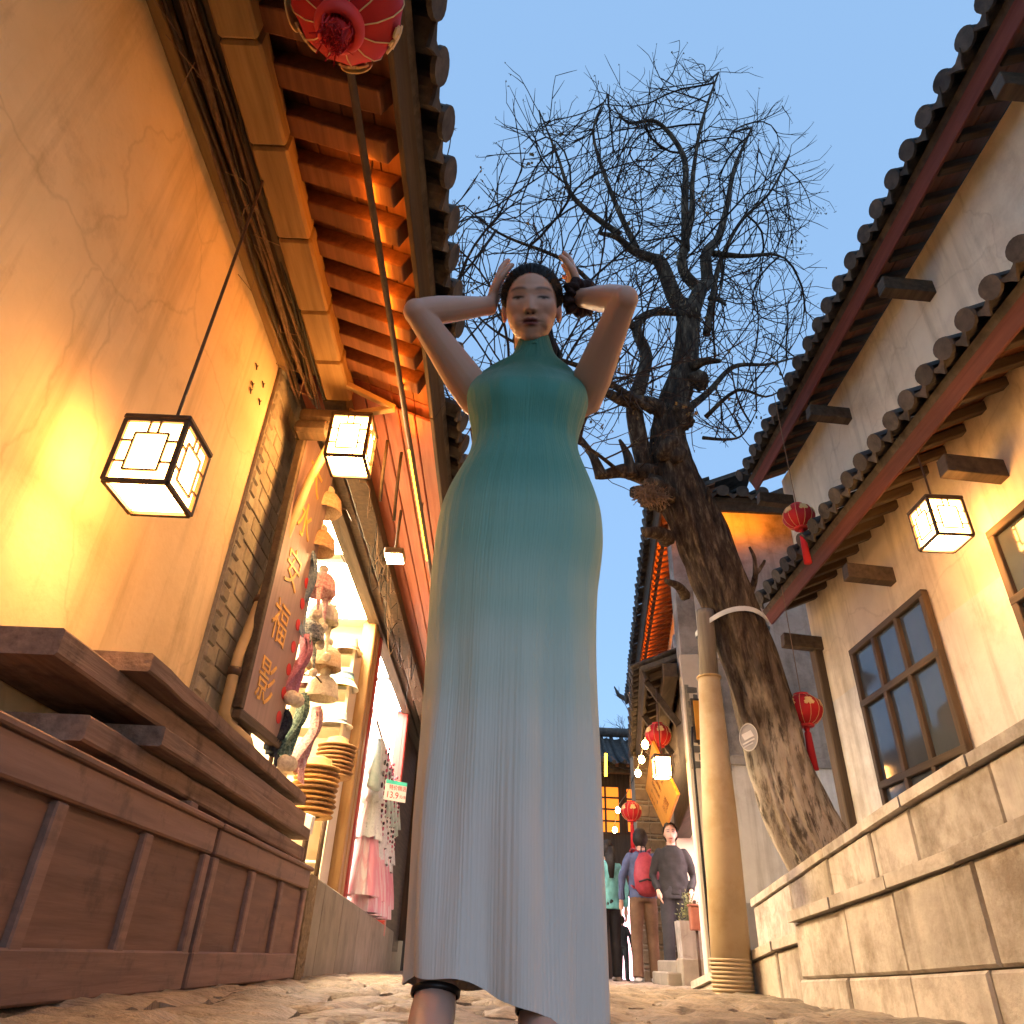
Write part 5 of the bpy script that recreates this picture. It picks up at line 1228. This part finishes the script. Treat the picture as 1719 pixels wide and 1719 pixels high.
# ------------------------------------------------------------------ people further down the street
def figure(x, y, H, yaw, label, skin=(.45, .28, .20), top=(.05, .05, .06), legs_=(.10, .06, .035), shoe=(.6, .58, .55), hair=(.012, .01, .009), arms=None, step=.0, face=True, longhair=False, coat=0.0):
    """yaw 0 = facing the camera"""
    z0 = gz(y); k = H / 1.70; t = thing('person', label, 'person', (x, y, z0)); Rz = Matrix.Rotation(yaw, 3, 'Z')
    def P(a, b, c): return Vector((x, y, z0)) + Rz @ Vector((a * k, b * k, c * k))
    T = lambda B_, pts, rad, n=14, fl=None: B_.tube([P(*p) for p in pts], [r_ * k for r_ in rad], n, flat=fl, ref=Rz @ Vector((0, 1, 0)))
    axs = (Rz @ Vector((1, 0, 0)), Rz @ Vector((0, 1, 0)), Vector((0, 0, 1)))
    arms = arms or {-1: ((-.26, .0, 1.12), (-.27, -.04, .86)), 1: ((.26, .0, 1.12), (.27, -.04, .86))}
    # body
    B_ = MB(); B_.ball(P(0, .01, 1.60), (.078 * k, .096 * k, .105 * k), 16, 12, axs); B_.ball(P(0, -.03, 1.545), (.056 * k, .066 * k, .066 * k), 14, 10, axs)
    B_.ball(P(0, -.102, 1.565), (.013 * k, .020 * k, .022 * k), 8, 6, axs); 
    for s in (-1, 1): B_.ball(P(s * .078, .0, 1.575), (.010 * k, .02 * k, .03 * k), 8, 6, axs)
    T(B_, [(0, .02, 1.52), (0, .02, 1.40)], [.052, .055]); T(B_, [(0, .02, 1.42), (0, .01, 1.2), (0, .0, .95)], [.11, .12, .11], 14, .6)
    hips = {}
    for s in (-1, 1):
        st = step * s; T(B_, [(s * .09, 0, .92), (s * .10, st * .4 - .02, .50), (s * .11, st + .02, .09)], [.075, .05, .036])
        E, Wp = arms[s]; T(B_, [(s * .135, .02, 1.36), E, Wp], [.034, .030, .024]); e, w = Vector(E), Vector(Wp); d = (w - e).normalized()
        T(B_, [tuple(w - d * .01), tuple(w + d * .05), tuple(w + d * .09)], [.026, .034, .028], 10, .5)
        for q in range(4):
            o_ = Vector((0, (q - 1.5) * .016, 0)); T(B_, [tuple(w + d * .08 + o_), tuple(w + d * (.13 + .006 * (q % 2)) + o_), tuple(w + d * (.165 + .008 * (q % 2)) + o_ + Vector((-s * .012, 0, 0)))], [.010, .009, .006], 6)
        T(B_, [tuple(w + d * .03 + Vector((0, -.025, 0))), tuple(w + d * .075 + Vector((0, -.048, 0))), tuple(w + d * .10 + Vector((0, -.052, 0)))], [.012, .011, .008], 6)
    me = remesh(B_, .0085 * k, 3); co = verts_of(me); C2 = np.tile(np.array(skin), (len(co), 1)); Lp = (co - np.array(P(0, 0, 0))) @ np.array(Rz) / k
    def dot(cx, cz, rx, rz, col):
        w = np.exp(-((Lp[:, 0] - cx) / rx) ** 4 - ((Lp[:, 2] - cz) / rz) ** 4) * (Lp[:, 1] < -.02); C2[:] = C2 * (1 - w[:, None]) + np.array(col) * w[:, None]
    for s in (-1, 1): dot(s * .033, 1.60, .018, .007, (.03, .02, .018)); dot(s * .034, 1.622, .022, .006, (.04, .03, .025))
    dot(0, 1.522, .026, .008, (.25, .09, .08)); set_col(me, C2); link_mesh(me, 'body', m_skin, t)
    # clothes
    J = MB(); T(J, [(0, .02, 1.455), (0, .02, 1.42), (0, .015, 1.34), (0, .01, 1.15), (0, .0, .98), (0, 0, .90 - coat)], [.062, .115, .178, .172, .168, .178 + coat * .1], 18, [.8, .75, .62, .64, .68, .68])
    for s in (-1, 1):
        E, Wp = arms[s]; e, w = Vector(E), Vector(Wp); J.ball(P(s * .150, .02, 1.37), .056 * k, 12, 8); T(J, [(s * .15, .02, 1.375), (s * .19, .02, 1.30), E, tuple(e.lerp(w, .5)), tuple(e.lerp(w, .92))], [.056, .055, .047, .043, .038])
    me = remesh(J, .011 * k, 3); co = verts_of(me); nrm = np.array([noise.noise(Vector(c) * 13) for c in co]); ax_ = co - co.mean(0); ax_[:, 2] = 0; ax_ /= np.linalg.norm(ax_, axis=1)[:, None] + 1e-6; set_verts(me, co + ax_ * (nrm * .014 * k)[:, None])
    mc = lambda nm, c: mat('%s %.2f %.2f %.2f' % (nm, *c), tuple(v * .8 for v in c), tuple(min(.8, v * 1.15) for v in c), .85, 14, bump=.25)
    link_mesh(me, 'jacket', mc('jacket cloth', top), t)
    Q = MB(); T(Q, [(0, 0, 1.0), (0, 0, .86)], [.160, .172], 16, .7)
    for s in (-1, 1): st = step * s; T(Q, [(s * .075, 0, .93), (s * .092, st * .2, .72), (s * .10, st * .4 - .02, .50), (s * .108, st * .75, .25), (s * .112, st + .015, .055)], [.098, .090, .074, .068, .070])
    me = remesh(Q, .011 * k, 3); link_mesh(me, 'trousers', mc('trouser cloth', legs_), t)
    for s in (-1, 1):
        st = step * s; Z = MB(); T(Z, [(s * .112, st + .065, .035), (s * .114, st + .0, .045), (s * .118, st - .09, .034), (s * .120, st - .165, .026)], [.036, .040, .040, .028], 12, .8)
        me = remesh(Z, .008 * k, 2); link_mesh(me, 'shoe', mc('shoe', shoe), t)
    hh = MB(); rg = []
    for i in range(13):
        a = i / 12; row = []
        for q in range(28):
            p = 2 * math.pi * q / 28; cut = np.interp(abs(((p + math.pi) % (2 * math.pi)) - math.pi), [0, .8, 1.6, 2.4, 3.15], [2.35, 2.2, 1.85, 1.75, 1.70]); th_ = max(.001, a * cut); o_ = .019 + .012 * noise.noise(Vector((p * 4, a * 5, x)))
            vx, vy, vz = (.078 + o_) * math.sin(th_) * math.sin(p), .098 * -math.cos(th_), (.105 + o_) * math.sin(th_) * math.cos(p); row.append(P(vx, .012 - vy * (1 + o_ * 6), 1.602 + vz))
        rg.append(row)
    hh.rings(rg)
    if longhair: hh.tube([P(0, .10, 1.62), P(0, .125, 1.45), P(0, .115, 1.22)], [.075 * k, .085 * k, .05 * k], 14, flat=.45)
    hh.build('hair', mat('hair %.3f' % hair[0], hair, tuple(v * 2 for v in hair), .6, 50, bump=.3, spec=.2), t, True)
    return t, P, T
Pm = atY(1079, 1500, 10.4); BX = Pm.x
t, P, T = figure(BX, 10.4, 1.72, math.pi, 'person seen from behind in blue top and brown trousers carrying a red backpack', top=(.065, .085, .16), legs_=(.13, .075, .042), step=.04)
bpk = thing('backpack', 'dark red backpack on the person in brown trousers', 'backpack', P(0, .25, .95)); b = MB()
b.tube([P(-.03, .20, .93), P(-.03, .235, 1.0), P(-.02, .245, 1.15), P(-.01, .225, 1.30), P(0, .19, 1.40)], [.11, .165, .170, .13, .06], 22, flat=[.6, .62, .62, .6, .5], ref=(0, 1, 0))
b.v = [tuple(Vector(v) + Vector((0, -1, 0)) * .02 * noise.noise(Vector(v) * 14)) for v in b.v]; m_bag = mat('dark red nylon', (.20, .022, .035), (.30, .04, .055), .6, 12, bump=.4); b.build('bag', m_bag, bpk, True)
for s in (-1, 1):
    b = MB(); b.tube([P(s * .05, .16, 1.42), P(s * .10, .10, 1.46), P(s * .115, .0, 1.465), P(s * .12, -.10, 1.40), P(s * .13, -.14, 1.25), P(s * .15, -.05, 1.08), P(s * .13, .16, 1.0)], .022, 8, flat=.4); b.build('strap', m_bag, bpk, True)
b = MB(); b.tube([P(-.13, .33, 1.06), P(0, .355, 1.09), P(.10, .335, 1.06)], .012, 6); b.tube([P(-.03, .20, 1.41), P(-.03, .215, 1.47), P(.03, .215, 1.47), P(.03, .20, 1.41)], .009, 6); b.build('trim', m_black, bpk, True)
Pj = atY(1131, 1480, 9.9)
figure(Pj.x, 9.9, 1.73, R(-8), 'young man in a dark jacket turning back towards the viewer near the pink lit shop', top=(.022, .021, .020), legs_=(.03, .03, .032), shoe=(.05, .05, .05), skin=(.52, .31, .22), hair=(.03, .02, .012), arms={-1: ((-.245, .06, 1.12), (-.195, -.09, .93)), 1: ((.245, .06, 1.12), (.19, -.10, .94))})
Pw = atY(1021, 1500, 10.8)
figure(Pw.x, 10.8, 1.62, math.pi + R(12), 'woman with long dark hair in turquoise top and black trousers, partly behind the long dress', top=(.16, .46, .47), legs_=(.018, .016, .018), shoe=(.35, .28, .24), longhair=True, step=.05, coat=.06)
Pk = atY(1046, 1600, 13.0)
figure(Pk.x, 13.0, .86, R(150), 'small child in dark clothes standing beyond the walking people', top=(.02, .022, .026), legs_=(.03, .035, .04), shoe=(.05, .05, .05), skin=(.42, .22, .15), hair=(.03, .016, .010))
# ------------------------------------------------------------------ the woman in the pleated dress
def V(*a): return Vector(a)
HC = V(.026, 1.235, 1.497); th = R(37)
hx, hf, hu = V(1, 0, 0), V(0, -math.cos(th), -math.sin(th)), V(0, -math.sin(th), math.cos(th))
_r = Matrix.Rotation(R(2.0), 3, hf); hx, hu = _r @ hx, _r @ hu
_r = Matrix.Rotation(R(-3), 3, hu); hx, hf = _r @ hx, _r @ hf
HS_ = .955
def HP(x, y, z): return HC + (hx * x + hf * y + hu * z) * HS_
ladyT = thing('person', 'woman in long green to grey pleated dress with both hands raised to her head', 'person', (.02, 1.27, 0))
B = MB(); AX = (hx, hf, hu)
def hb(x, y, z, a, b_, c_): B.ball(HP(x, y, z), (a * HS_, b_ * HS_, c_ * HS_), 28, 20, AX)
hb(0, -.020, .022, .072, .094, .076); hb(0, .018, -.013, .064, .066, .088); hb(0, .026, -.056, .048, .052, .047); hb(0, .050, -.083, .027, .021, .019)
hb(-.033, .038, -.018, .031, .036, .038); hb(.033, .038, -.018, .031, .036, .038)
for s_ in (-1, 1): hb(s_ * .027, .043, -.045, .026, .032, .032)
hb(0, .052, -.066, .032, .025, .024)
for s_ in (-1, 1): hb(s_ * .0705, -.010, -.020, .008, .015, .026)
neck0 = HP(0, -.022, -.055)
B.tube([HP(0, -.02, -.02), neck0, V(.028, 1.298, 1.375), V(.028, 1.31, 1.31), V(.028, 1.305, 1.20)], [.045, .044, .037, .036, .05], 20)
# torso and legs under the dress
B.tube([V(.028, 1.315, 1.285), V(.026, 1.295, 1.235), V(.024, 1.28, 1.10), V(.02, 1.28, .98), V(.02, 1.28, .86), V(.02, 1.28, .78)], [.075, .100, .098, .115, .135, .12], 24, flat=[.50, .72, .68, .62, .62, .66], ref=(0, 1, 0))
legs = [((-.04, 1.29, .82), (-.05, 1.29, .45), (-.070, 1.262, .20), (-.079, 1.225, .078)), ((.075, 1.29, .82), (.070, 1.29, .45), (.070, 1.275, .20), (.070, 1.235, .062))]
for Lg in legs:
    B.tube([V(*p) for p in Lg], [.070, .046, .034, .0290], 16)
    a = V(*Lg[3]); B.ball(a + V(0, .0, -.005), (.031, .036, .030), 16, 12)
    B.tube([a + V(0, .035, -.02), a + V(0, -.02, -.012), a + V(0, -.065, -.032), a + V(0, -.12, -.055)], [.030, .031, .030, .024], 14)
    for q in range(5): B.tube([a + V((q - 2) * .012, -.11, -.055), a + V((q - 2) * .013, -.155 + abs(q - 1.3) * .006, -.062)], .0075, 8)
# arms and hands
def arm(S, E, Wp, d, side):
    S, E, Wp, d = V(*S), V(*E), V(*Wp), V(*d).normalized()
    k = (E - S).normalized(); m = (Wp - E).normalized()
    B.tube([S + V(-.05 * side, .01, -.03), S - k * .01, S + k * .05, S.lerp(E, .45), S.lerp(E, .75), E], [.046, .048, .046, .041, .0345, .0300], 18)
    B.tube([E, E.lerp(Wp, .12), E.lerp(Wp, .30), E.lerp(Wp, .55), E.lerp(Wp, .85), Wp], [.0295, .0325, .0335, .0300, .0245, .0235], 18)
    B.ball(E + (k - m) * .001, .0305, 16, 12)
    l = V(0, -1, 0); l = (l - d * l.dot(d)).normalized(); n = d.cross(l)          # l towards the viewer (thumb side)
    if n.x * side > 0: n = -n                                                      # palm faces the head
    B.tube([Wp - d * .012, Wp + d * .03, Wp + d * .062, Wp + d * .088], [.022, .034, .039, .036], 16, flat=[.8, .42, .36, .34], ref=n)
    for q, (o_, ln, c_) in enumerate(((.0275, .068, .20), (.0095, .076, .15), (-.0095, .071, .16), (-.027, .056, .24))):
        b0 = Wp + d * (.083 - .004 * abs(q - 1.2)) + l * o_; dd = (d + l * o_ * 2.2).normalized()
        p1 = b0 + dd * ln * .42; d2 = (dd + n * c_).normalized(); p2 = p1 + d2 * ln * .32; d3 = (d2 + n * c_ * 1.2).normalized(); p3 = p2 + d3 * ln * .27
        B.tube([b0 - dd * .012, b0, b0.lerp(p1, .5), p1, p2, p3, p3 + d3 * .003], [.0088, .0090, .0082, .0084, .0074, .0060, .003], 10)
    t0 = Wp + d * .028 + l * .026; t1 = t0 + (d * .6 + l * .55 + n * .30).normalized() * .036; t2 = t1 + (d * .85 + l * .25 + n * .35).normalized() * .030; t3 = t2 + (d * .9 + n * .45).normalized() * .022
    B.tube([t0 - l * .012, t0, t1, t2, t3], [.013, .0125, .0098, .0088, .0062], 10)
LW, RW = atY(824, 513, 1.262), atY(972, 500, 1.25)
arm(atY(797, 662, 1.325), atY(700, 524, 1.17), LW, (.19, .02, .98), -1)
arm(atY(983, 662, 1.325), atY(1048, 503, 1.10), RW, (-.20, .05, .97), 1)
me = remesh(B, .0023, 16, .5)
co = verts_of(me); Rm = np.array((hx, hf, hu)); Lc = ((co - np.array(HC)) @ Rm.T) / HS_
x, y, z = Lc[:, 0], Lc[:, 1], Lc[:, 2]
head = (np.linalg.norm(Lc, axis=1) < .17) & (z > -.115)
front = np.clip((y - .02) / .03, 0, 1) * head * (np.abs(x) < .075)
g = lambda cx, cz, sx, sz: np.exp(-((x - cx) / sx) ** 2 - ((z - cz) / sz) ** 2)
sm = lambda a: np.clip(a, 0, 1) ** 2 * (3 - 2 * np.clip(a, 0, 1))
D = np.zeros(len(co)); s_n = .0138
bridge = sm((.022 - z) / .05) * sm((z + .037) / .010)                         # nose grows from bridge to tip
D += s_n * np.exp(-(x / (.0068 + .006 * sm((.012 - z) / .04))) ** 2) * bridge * (.30 + .70 * sm((.012 - z) / .036))
for s_ in (-1, 1):
    D += .0036 * g(s_ * .0108, -.0270, .0046, .0055)                            # wings
    D -= .0085 * g(s_ * .0062, -.0345, .0036, .0032)                           # nostrils
    D -= .0075 * g(s_ * .030, .008, .017, .0095)                               # sockets
    D += .0060 * g(s_ * .0315, .0065, .0125, .0068)                            # lids over the eyeballs
    D += .0030 * g(s_ * .030, .027, .020, .006)                                # brow ridge
    D -= .0022 * g(s_ * .0315, .0035, .0125, .0013)                            # eye slit
    D += .0008 * g(s_ * .040, -.015, .018, .014)                               # cheekbone
D -= .0028 * g(0, .012, .010, .010)
cup = .0035 * np.exp(-(x / .006) ** 2)
D += .0062 * g(0, -.0490, .0165, .0052) + .0068 * g(0, -.0610, .0145, .0058) - .0050 * g(0, -.0550, .0190, .0016)
D -= .0016 * g(0, -.043, .0035, .006) + .0008 * g(0, -.0705, .014, .0045)
D += .0010 * g(0, -.083, .014, .010)
co = co + np.array(hf)[None, :] * (D * front * HS_)[:, None]
set_verts(me, co)
skin = np.array((.55, .325, .245)); C_ = np.tile(skin, (len(co), 1))
rng = np.random.RandomState(3)
def blend(wt, col): 
    global C_
    wt = np.clip(wt, 0, 1)[:, None]; C_ = C_ * (1 - wt) + np.array(col) * wt
blend(.30 * g(.040, -.022, .02, .016) * front, (.52, .24, .17)); blend(.30 * g(-.040, -.022, .02, .016) * front, (.52, .24, .17))
upl = np.exp(-((z + .0500 + .0034 * np.abs(np.abs(x) - .005) / .01) / .0055) ** 4); lol = np.exp(-((z + .0610) / .0062) ** 4)
mouth = (np.exp(-(x / .0205) ** 6) * upl + np.exp(-(x / .0175) ** 4) * lol) * front
blend(mouth * .97, (.15, .034, .036)); blend(np.exp(-(x / .020) ** 6) * np.exp(-((z + .0550 - .5 * x * x / .02) / .0013) ** 2) * front * .45, (.06, .015, .015))
for s_ in (-1, 1):
    xe = (x * s_ - .0315)
    arc = z - (.0285 - 9.0 * (xe + .004) ** 2 + .08 * xe)
    blend(np.exp(-(xe / .0205) ** 6) * np.exp(-(arc / .0042) ** 2) * front * .85, (.045, .028, .022))          # brow
    blend(.65 * g(s_ * .0315, .0085, .019, .0075) * front, (.24, .115, .085))                                       # eye shadow make-up
    lash = z - (.0058 - 6.0 * xe ** 2 + .05 * xe)
    blend(np.exp(-(xe / .0155) ** 6) * np.exp(-(lash / .0037) ** 2) * front * 1.0, (.012, .008, .007))          # lash line
    blend(np.exp(-(xe / .0115) ** 6) * np.exp(-((z - .0022) / .0016) ** 2) * front * .5, (.34, .28, .25))        # eye white below lashes
    blend(np.exp(-(xe / .0048) ** 4) * np.exp(-((z - .0026) / .0026) ** 2) * front, (.018, .011, .008))          # iris
    blend(g(s_ * .0064, -.0350, .0036, .0030) * front * .95, (.045, .016, .012))
    blend(.6 * np.exp(-((x - s_ * .078) / .012) ** 2 - ((y + .008) / .02) ** 2 - ((z + .022) / .03) ** 2), (.50, .19, .13))
set_col(me, C_)

body = link_mesh(me, 'body', m_skin, ladyT)

# dress: rings follow the outline, fine pleats all round
rows = [(579, 869, 922, .046), (590, 866, 926, .049), (603, 862, 930, .052), (612, 858, 936, .056), (617, 850, 945, .062), (621, 830, 958, .070), (626, 810, 969, .082), (632, 800, 976, .09), (643, 793, 981, .094), (655, 789, 984, .102), (672, 785, 987, .108), (690, 783, 986, .110),
        (715, 790, 975, .104), (740, 795, 968, .094), (765, 790, 972, .090), (785, 780, 980, .092), (805, 768, 989, .096), (830, 753, 1000, .102), (855, 742, 1008, .108), (880, 736, 1011, .112),
        (910, 731, 1012, .114), (945, 727, 1008, .114), (985, 722, 1002, .112), (1040, 719, 1000, .108), (1100, 714, 1000, .106), (1180, 708, 1003, .106), (1270, 700, 1007, .108), (1370, 692, 1010, .110), (1470, 687, 1012, .113), (1560, 683, 1013, .116), (1620, 680, 1014, .118), (1668, 678, 1015, .119)]
def spl(a, n):
    a = np.array(a, float); t = np.concatenate([[0], np.cumsum(np.abs(np.diff(a[:, 0])) ** .8)]); tt = np.linspace(0, t[-1], n)
    return np.stack([np.interp(tt, t, a[:, k]) for k in range(a.shape[1])], 1)
rr = spl(rows, 120)
for k in (1, 2, 3):
    q = rr[:, k].copy()
    for _ in range(3): q[1:-1] = (q[:-2] + 2 * q[1:-1] + q[2:]) / 4
    rr[:, k] = q
NP, rings_ = 760, []
ple = np.zeros(NP)
r3 = random.Random(4); edges = [0.0]
while edges[-1] < 2 * math.pi - .03: edges.append(edges[-1] + r3.uniform(.022, .055))
edges[-1] = 2 * math.pi
tht = np.array([2 * math.pi * k / NP for k in range(NP)])
for a, b_ in zip(edges[:-1], edges[1:]):
    mk = (tht >= a) & (tht < b_); u = (tht[mk] - a) / (b_ - a); ple[mk] = (np.abs(2 * u - 1) ** .7 - .5) * r3.uniform(.2, 1.3)
Pn = len(rr)
FR = [(.05, 1.165), (.5, 1.178), (.80, 1.165), (.88, 1.163), (1.0, 1.178), (1.10, 1.200), (1.17, 1.190), (1.22, 1.195), (1.265, 1.216), (1.29, 1.229), (1.308, 1.238), (1.325, 1.244), (1.345, 1.247), (1.37, 1.246), (1.41, 1.240), (1.45, 1.24)]
BK = [(.05, 1.405), (.5, 1.40), (.80, 1.405), (.9, 1.41), (1.0, 1.395), (1.10, 1.375), (1.2, 1.375), (1.28, 1.37), (1.32, 1.36), (1.35, 1.35), (1.40, 1.342), (1.45, 1.338)]
for i, (py, xl, xr, dep) in enumerate(rr):
    Yp = 1.30 if py < 700 else 1.28
    s = i / (Pn - 1); a = atY(xl, py, Yp); b_ = atY(xr, py, Yp); zc = (a.z + b_.z) / 2; cx = (a.x + b_.x) / 2; hw = (b_.x - a.x) / 2
    fr, bk_ = np.interp(zc, *zip(*FR)), np.interp(zc, *zip(*BK)); yc = (fr + bk_) / 2; dep = (bk_ - fr) / 2; ring = []
    lowf = sm(np.array([(0.95 - zc) / .9]))[0]
    for k in range(NP):
        t = tht[k]; cx_, sy = math.cos(t), math.sin(t)
        e = 2 / np.interp(zc, [1.24, 1.285, 1.30, 1.328, 1.338], [2.25, 1.9, 1.5, 1.5, 2.0]); X = math.copysign(abs(cx_) ** e, cx_) * hw; Y = math.copysign(abs(sy) ** e, sy) * dep
        if Y < 0:   # front of the body
            bust = math.exp(-((zc - 1.185) / .05) ** 2) * (math.exp(-((X + .058) / .042) ** 2) + math.exp(-((X - .058) / .042) ** 2)) * .013
            Y -= bust
        fold = lowf * (.25 + 1.25 * abs(sy)) * (.0075 * math.sin(3 * t + 2.2 * s + .6) + .006 * math.sin(7 * t - 3.0 * s * s + 1.3) + .004 * math.sin(13 * t + 2 * s))
        fold += .0016 * noise.noise(Vector((t * 3.2, zc * 3.5, 1.0))) + .0010 * noise.noise(Vector((t * 9, zc * 6, 4.0)))
        am = (.0009 + .0006 * lowf) * (1.0 if zc < 1.3 else .6) * (.75 + .5 * noise.noise(Vector((t * 5, zc * 4, 7))))
        rad = fold + ple[k] * am; L_ = math.hypot(cx_ / max(hw, .01), sy / max(dep, .01)); nx_, ny_ = cx_ / max(hw, .01) / L_, sy / max(dep, .01) / L_
        zz = zc
        if i > Pn - 14:   # hem: lifted at the front left by the stepping foot, dipping at the front right
            w = (i - (Pn - 14)) / 13.0; zz += w * (.019 * max(0, math.cos(t - R(236))) ** 2 - .040 * max(0, math.cos(t - R(320))) ** 2 + .003 * math.sin(9 * t))
        ring.append(V(cx + X + nx_ * rad, 1.0 * yc + Y + ny_ * rad, zz))
    rings_.append(ring)
d_ = MB(); d_.rings(rings_)
# collar lining folds back inside
d_.rings([rings_[0], [V(.026, 1.285, p.z - .006) + (p - V(.026, 1.285, p.z)) * .93 for p in rings_[0]], [V(.026, 1.29, p.z - .05) + (p - V(.026, 1.29, p.z)) * .93 for p in rings_[0]]])
m_dress = bpy.data.materials.new('pleated gradient cloth'); m_dress.use_nodes = True
n, l = m_dress.node_tree.nodes, m_dress.node_tree.links; bs = n['Principled BSDF']
tc = n.new('ShaderNodeTexCoord'); sp = n.new('ShaderNodeSeparateXYZ'); l.new(tc.outputs['Object'], sp.inputs[0])
nz = n.new('ShaderNodeTexNoise'); nz.inputs['Scale'].default_value = 5; l.new(tc.outputs['Object'], nz.inputs['Vector'])
ma = n.new('ShaderNodeMath'); ma.operation = 'MULTIPLY_ADD'; ma.inputs[1].default_value = .10; l.new(nz.outputs[0], ma.inputs[0]); l.new(sp.outputs[2], ma.inputs[2])
mr = n.new('ShaderNodeMapRange'); mr.inputs[1].default_value = .05; mr.inputs[2].default_value = 1.38; l.new(ma.outputs[0], mr.inputs[0])
rp = n.new('ShaderNodeValToRGB'); cr = rp.color_ramp; cr.interpolation = 'EASE'
stops = [(0, (.80, .69, .61)), (.20, (.80, .69, .61)), (.32, (.69, .655, .58)), (.42, (.53, .60, .52)), (.52, (.365, .51, .425)), (.62, (.205, .40, .33)), (.76, (.078, .265, .215)), (.90, (.048, .225, .18)), (1, (.032, .155, .115))]
cr.elements[0].position, cr.elements[0].color = 0, (*stops[0][1], 1); cr.elements[1].position, cr.elements[1].color = 1, (*stops[-1][1], 1)
for p, c in stops[1:-1]: e = cr.elements.new(p); e.color = (*c, 1)
l.new(mr.outputs[0], rp.inputs[0]); l.new(rp.outputs[0], bs.inputs['Base Color']); bs.inputs['Roughness'].default_value = .62; bs.inputs['Specular IOR Level'].default_value = .35
bs.inputs['Sheen Weight'].default_value = .15
bm_ = n.new('ShaderNodeTexNoise'); mp = n.new('ShaderNodeMapping'); mp.inputs['Scale'].default_value = (90, 90, 4); l.new(tc.outputs['Object'], mp.inputs[0]); l.new(mp.outputs[0], bm_.inputs['Vector']); bm_.inputs['Scale'].default_value = 3
bp = n.new('ShaderNodeBump'); bp.inputs['Strength'].default_value = .25; bp.inputs['Distance'].default_value = .004; l.new(bm_.outputs[0], bp.inputs['Height']); l.new(bp.outputs[0], bs.inputs['Normal'])
d_.build('dress', m_dress, ladyT, True)

# hair combed back from the face
def hair_pt(t, p, off_):
    rx, ry, rz = .0725 + off_, .0945 + off_, .0765 + off_
    return HP(rx * math.sin(t) * math.sin(p), -.020 - ry * math.cos(t), .022 + rz * math.sin(t) * math.cos(p))
NPh, NTh = 160, 46
def tmax(p):
    a = abs(((p + math.pi) % (2 * math.pi)) - math.pi); d = math.degrees(a)
    return R(np.interp(d, [0, 25, 50, 75, 92, 108, 120, 150, 180], [143, 142, 138, 132, 124, 112, 99, 86, 80]) + 1.2 * noise.noise(Vector((p * 6, 1, 2))))
hr = []
for i in range(NTh + 1):
    ring = []
    for k in range(NPh):
        p = 2 * math.pi * k / NPh; s = i / NTh; t = tmax(p) * s
        o_ = .0085 * (1 - s ** 7) + .0008 + .0016 * noise.noise(Vector((p * 16, s * 1.6, 0))) * min(1, s * 4) + .0010 * noise.noise(Vector((p * 44, s * 3, 5))) * min(1, s * 4)
        if s < .55: o_ += .004
        ring.append(hair_pt(max(t, .001), p, o_))
    hr.append(ring)
hm = MB(); hm.rings(hr)
m_hair = mat('dark brown hair', (.006, .0045, .004), (.018, .012, .010), .6, 60, (1, 1, .2), .4, 90, spec=.2)
hair = hm.build('hair', m_hair, ladyT, True)
bn = MB(); b0 = HP(0, -.10, -.045)
for k in range(34):   # loose low tail behind the neck
    a = random.uniform(0, 6.28); q = random.uniform(0, .036); o_ = V(math.cos(a) * q * 1.25, math.sin(a) * q * .6, 0)
    bn.tube([b0 + o_ + V(0, -.01, .03), b0 + o_ * 1.25 + V(0, .0, -.03), b0 + o_ * 1.5 + V(.012, .0, -.085), b0 + o_ * 1.1 + V(.018, -.01, -.15 - random.uniform(0, .03))], [.008, .009, .008, .003], 6)
bn.build('hair_tail', m_hair, hair, True)
fl = MB()
for k in range(150):
    p = random.uniform(-1.75, 1.75); t = tmax(p); a = hair_pt(t * random.uniform(.86, .98), p, .006); dr = (a - HP(0, -.02, .0)).normalized()
    b_ = hair_pt(t * random.uniform(.72, .82), p + random.uniform(-.08, .08), .012); fl.tube([a, a.lerp(b_, .5) + dr * random.uniform(.001, .006), b_ + dr * random.uniform(-.003, .006)], [.0006, .0005, .0002], 3)
tag(fl.build('loose_hairs', m_hair, hair), kind='stuff')
# scrunchie on the wrist, ankle straps
sc = MB(); ax = (RW - atY(1056, 497, 1.10)).normalized(); e1_ = ax.orthogonal().normalized(); e2_ = ax.cross(e1_); rg = []
for i in range(56):
    a = 2 * math.pi * i / 56; rad = .0315 + .003 * math.sin(a * 9) + .003 * math.sin(a * 4 + 1); rg.append([RW - ax * .008 + (e1_ * math.cos(a) + e2_ * math.sin(a)) * (rad + .017 * math.cos(q * .5236) * (1 + .22 * math.sin(a * 13 + q))) + ax * (.019 * math.sin(q * .5236) + .004 * math.sin(a * 11)) for q in range(12)])
sc.rings(rg + [rg[0]])
sc.build('scrunchie', mat('dark scrunchie cloth', (.022, .010, .010), (.045, .022, .02), .8, 60, bump=.5), ladyT, True)
m_leather = mat('black shoe leather', (.012, .008, .007), (.022, .014, .012), .35, 30, bump=.1)
for Lg in legs:
    a = V(*Lg[3]); up_ = (V(*Lg[2]) - a).normalized(); e1_ = V(1, 0, 0); e2_ = up_.cross(e1_); b = MB()
    b.rings([[a + up_ * h + e1_ * (r_ * math.cos(q * .2618)) + e2_ * (r_ * 1.12 * math.sin(q * .2618)) for q in range(24)] for r_, h in ((.0325, .002), (.0350, .004), (.0354, .010), (.0330, .012))]); b.build('ankle_strap', m_leather, ladyT, True)
    b = MB(); b.tube([a + V(0, .045, -.055), a + V(0, -.03, -.058), a + V(0, -.11, -.062), a + V(0, -.165, -.066)], [.036, .036, .040, .026], 16, flat=.35, ref=(0, 0, 1))
    b.build('shoe', m_leather, ladyT, True)
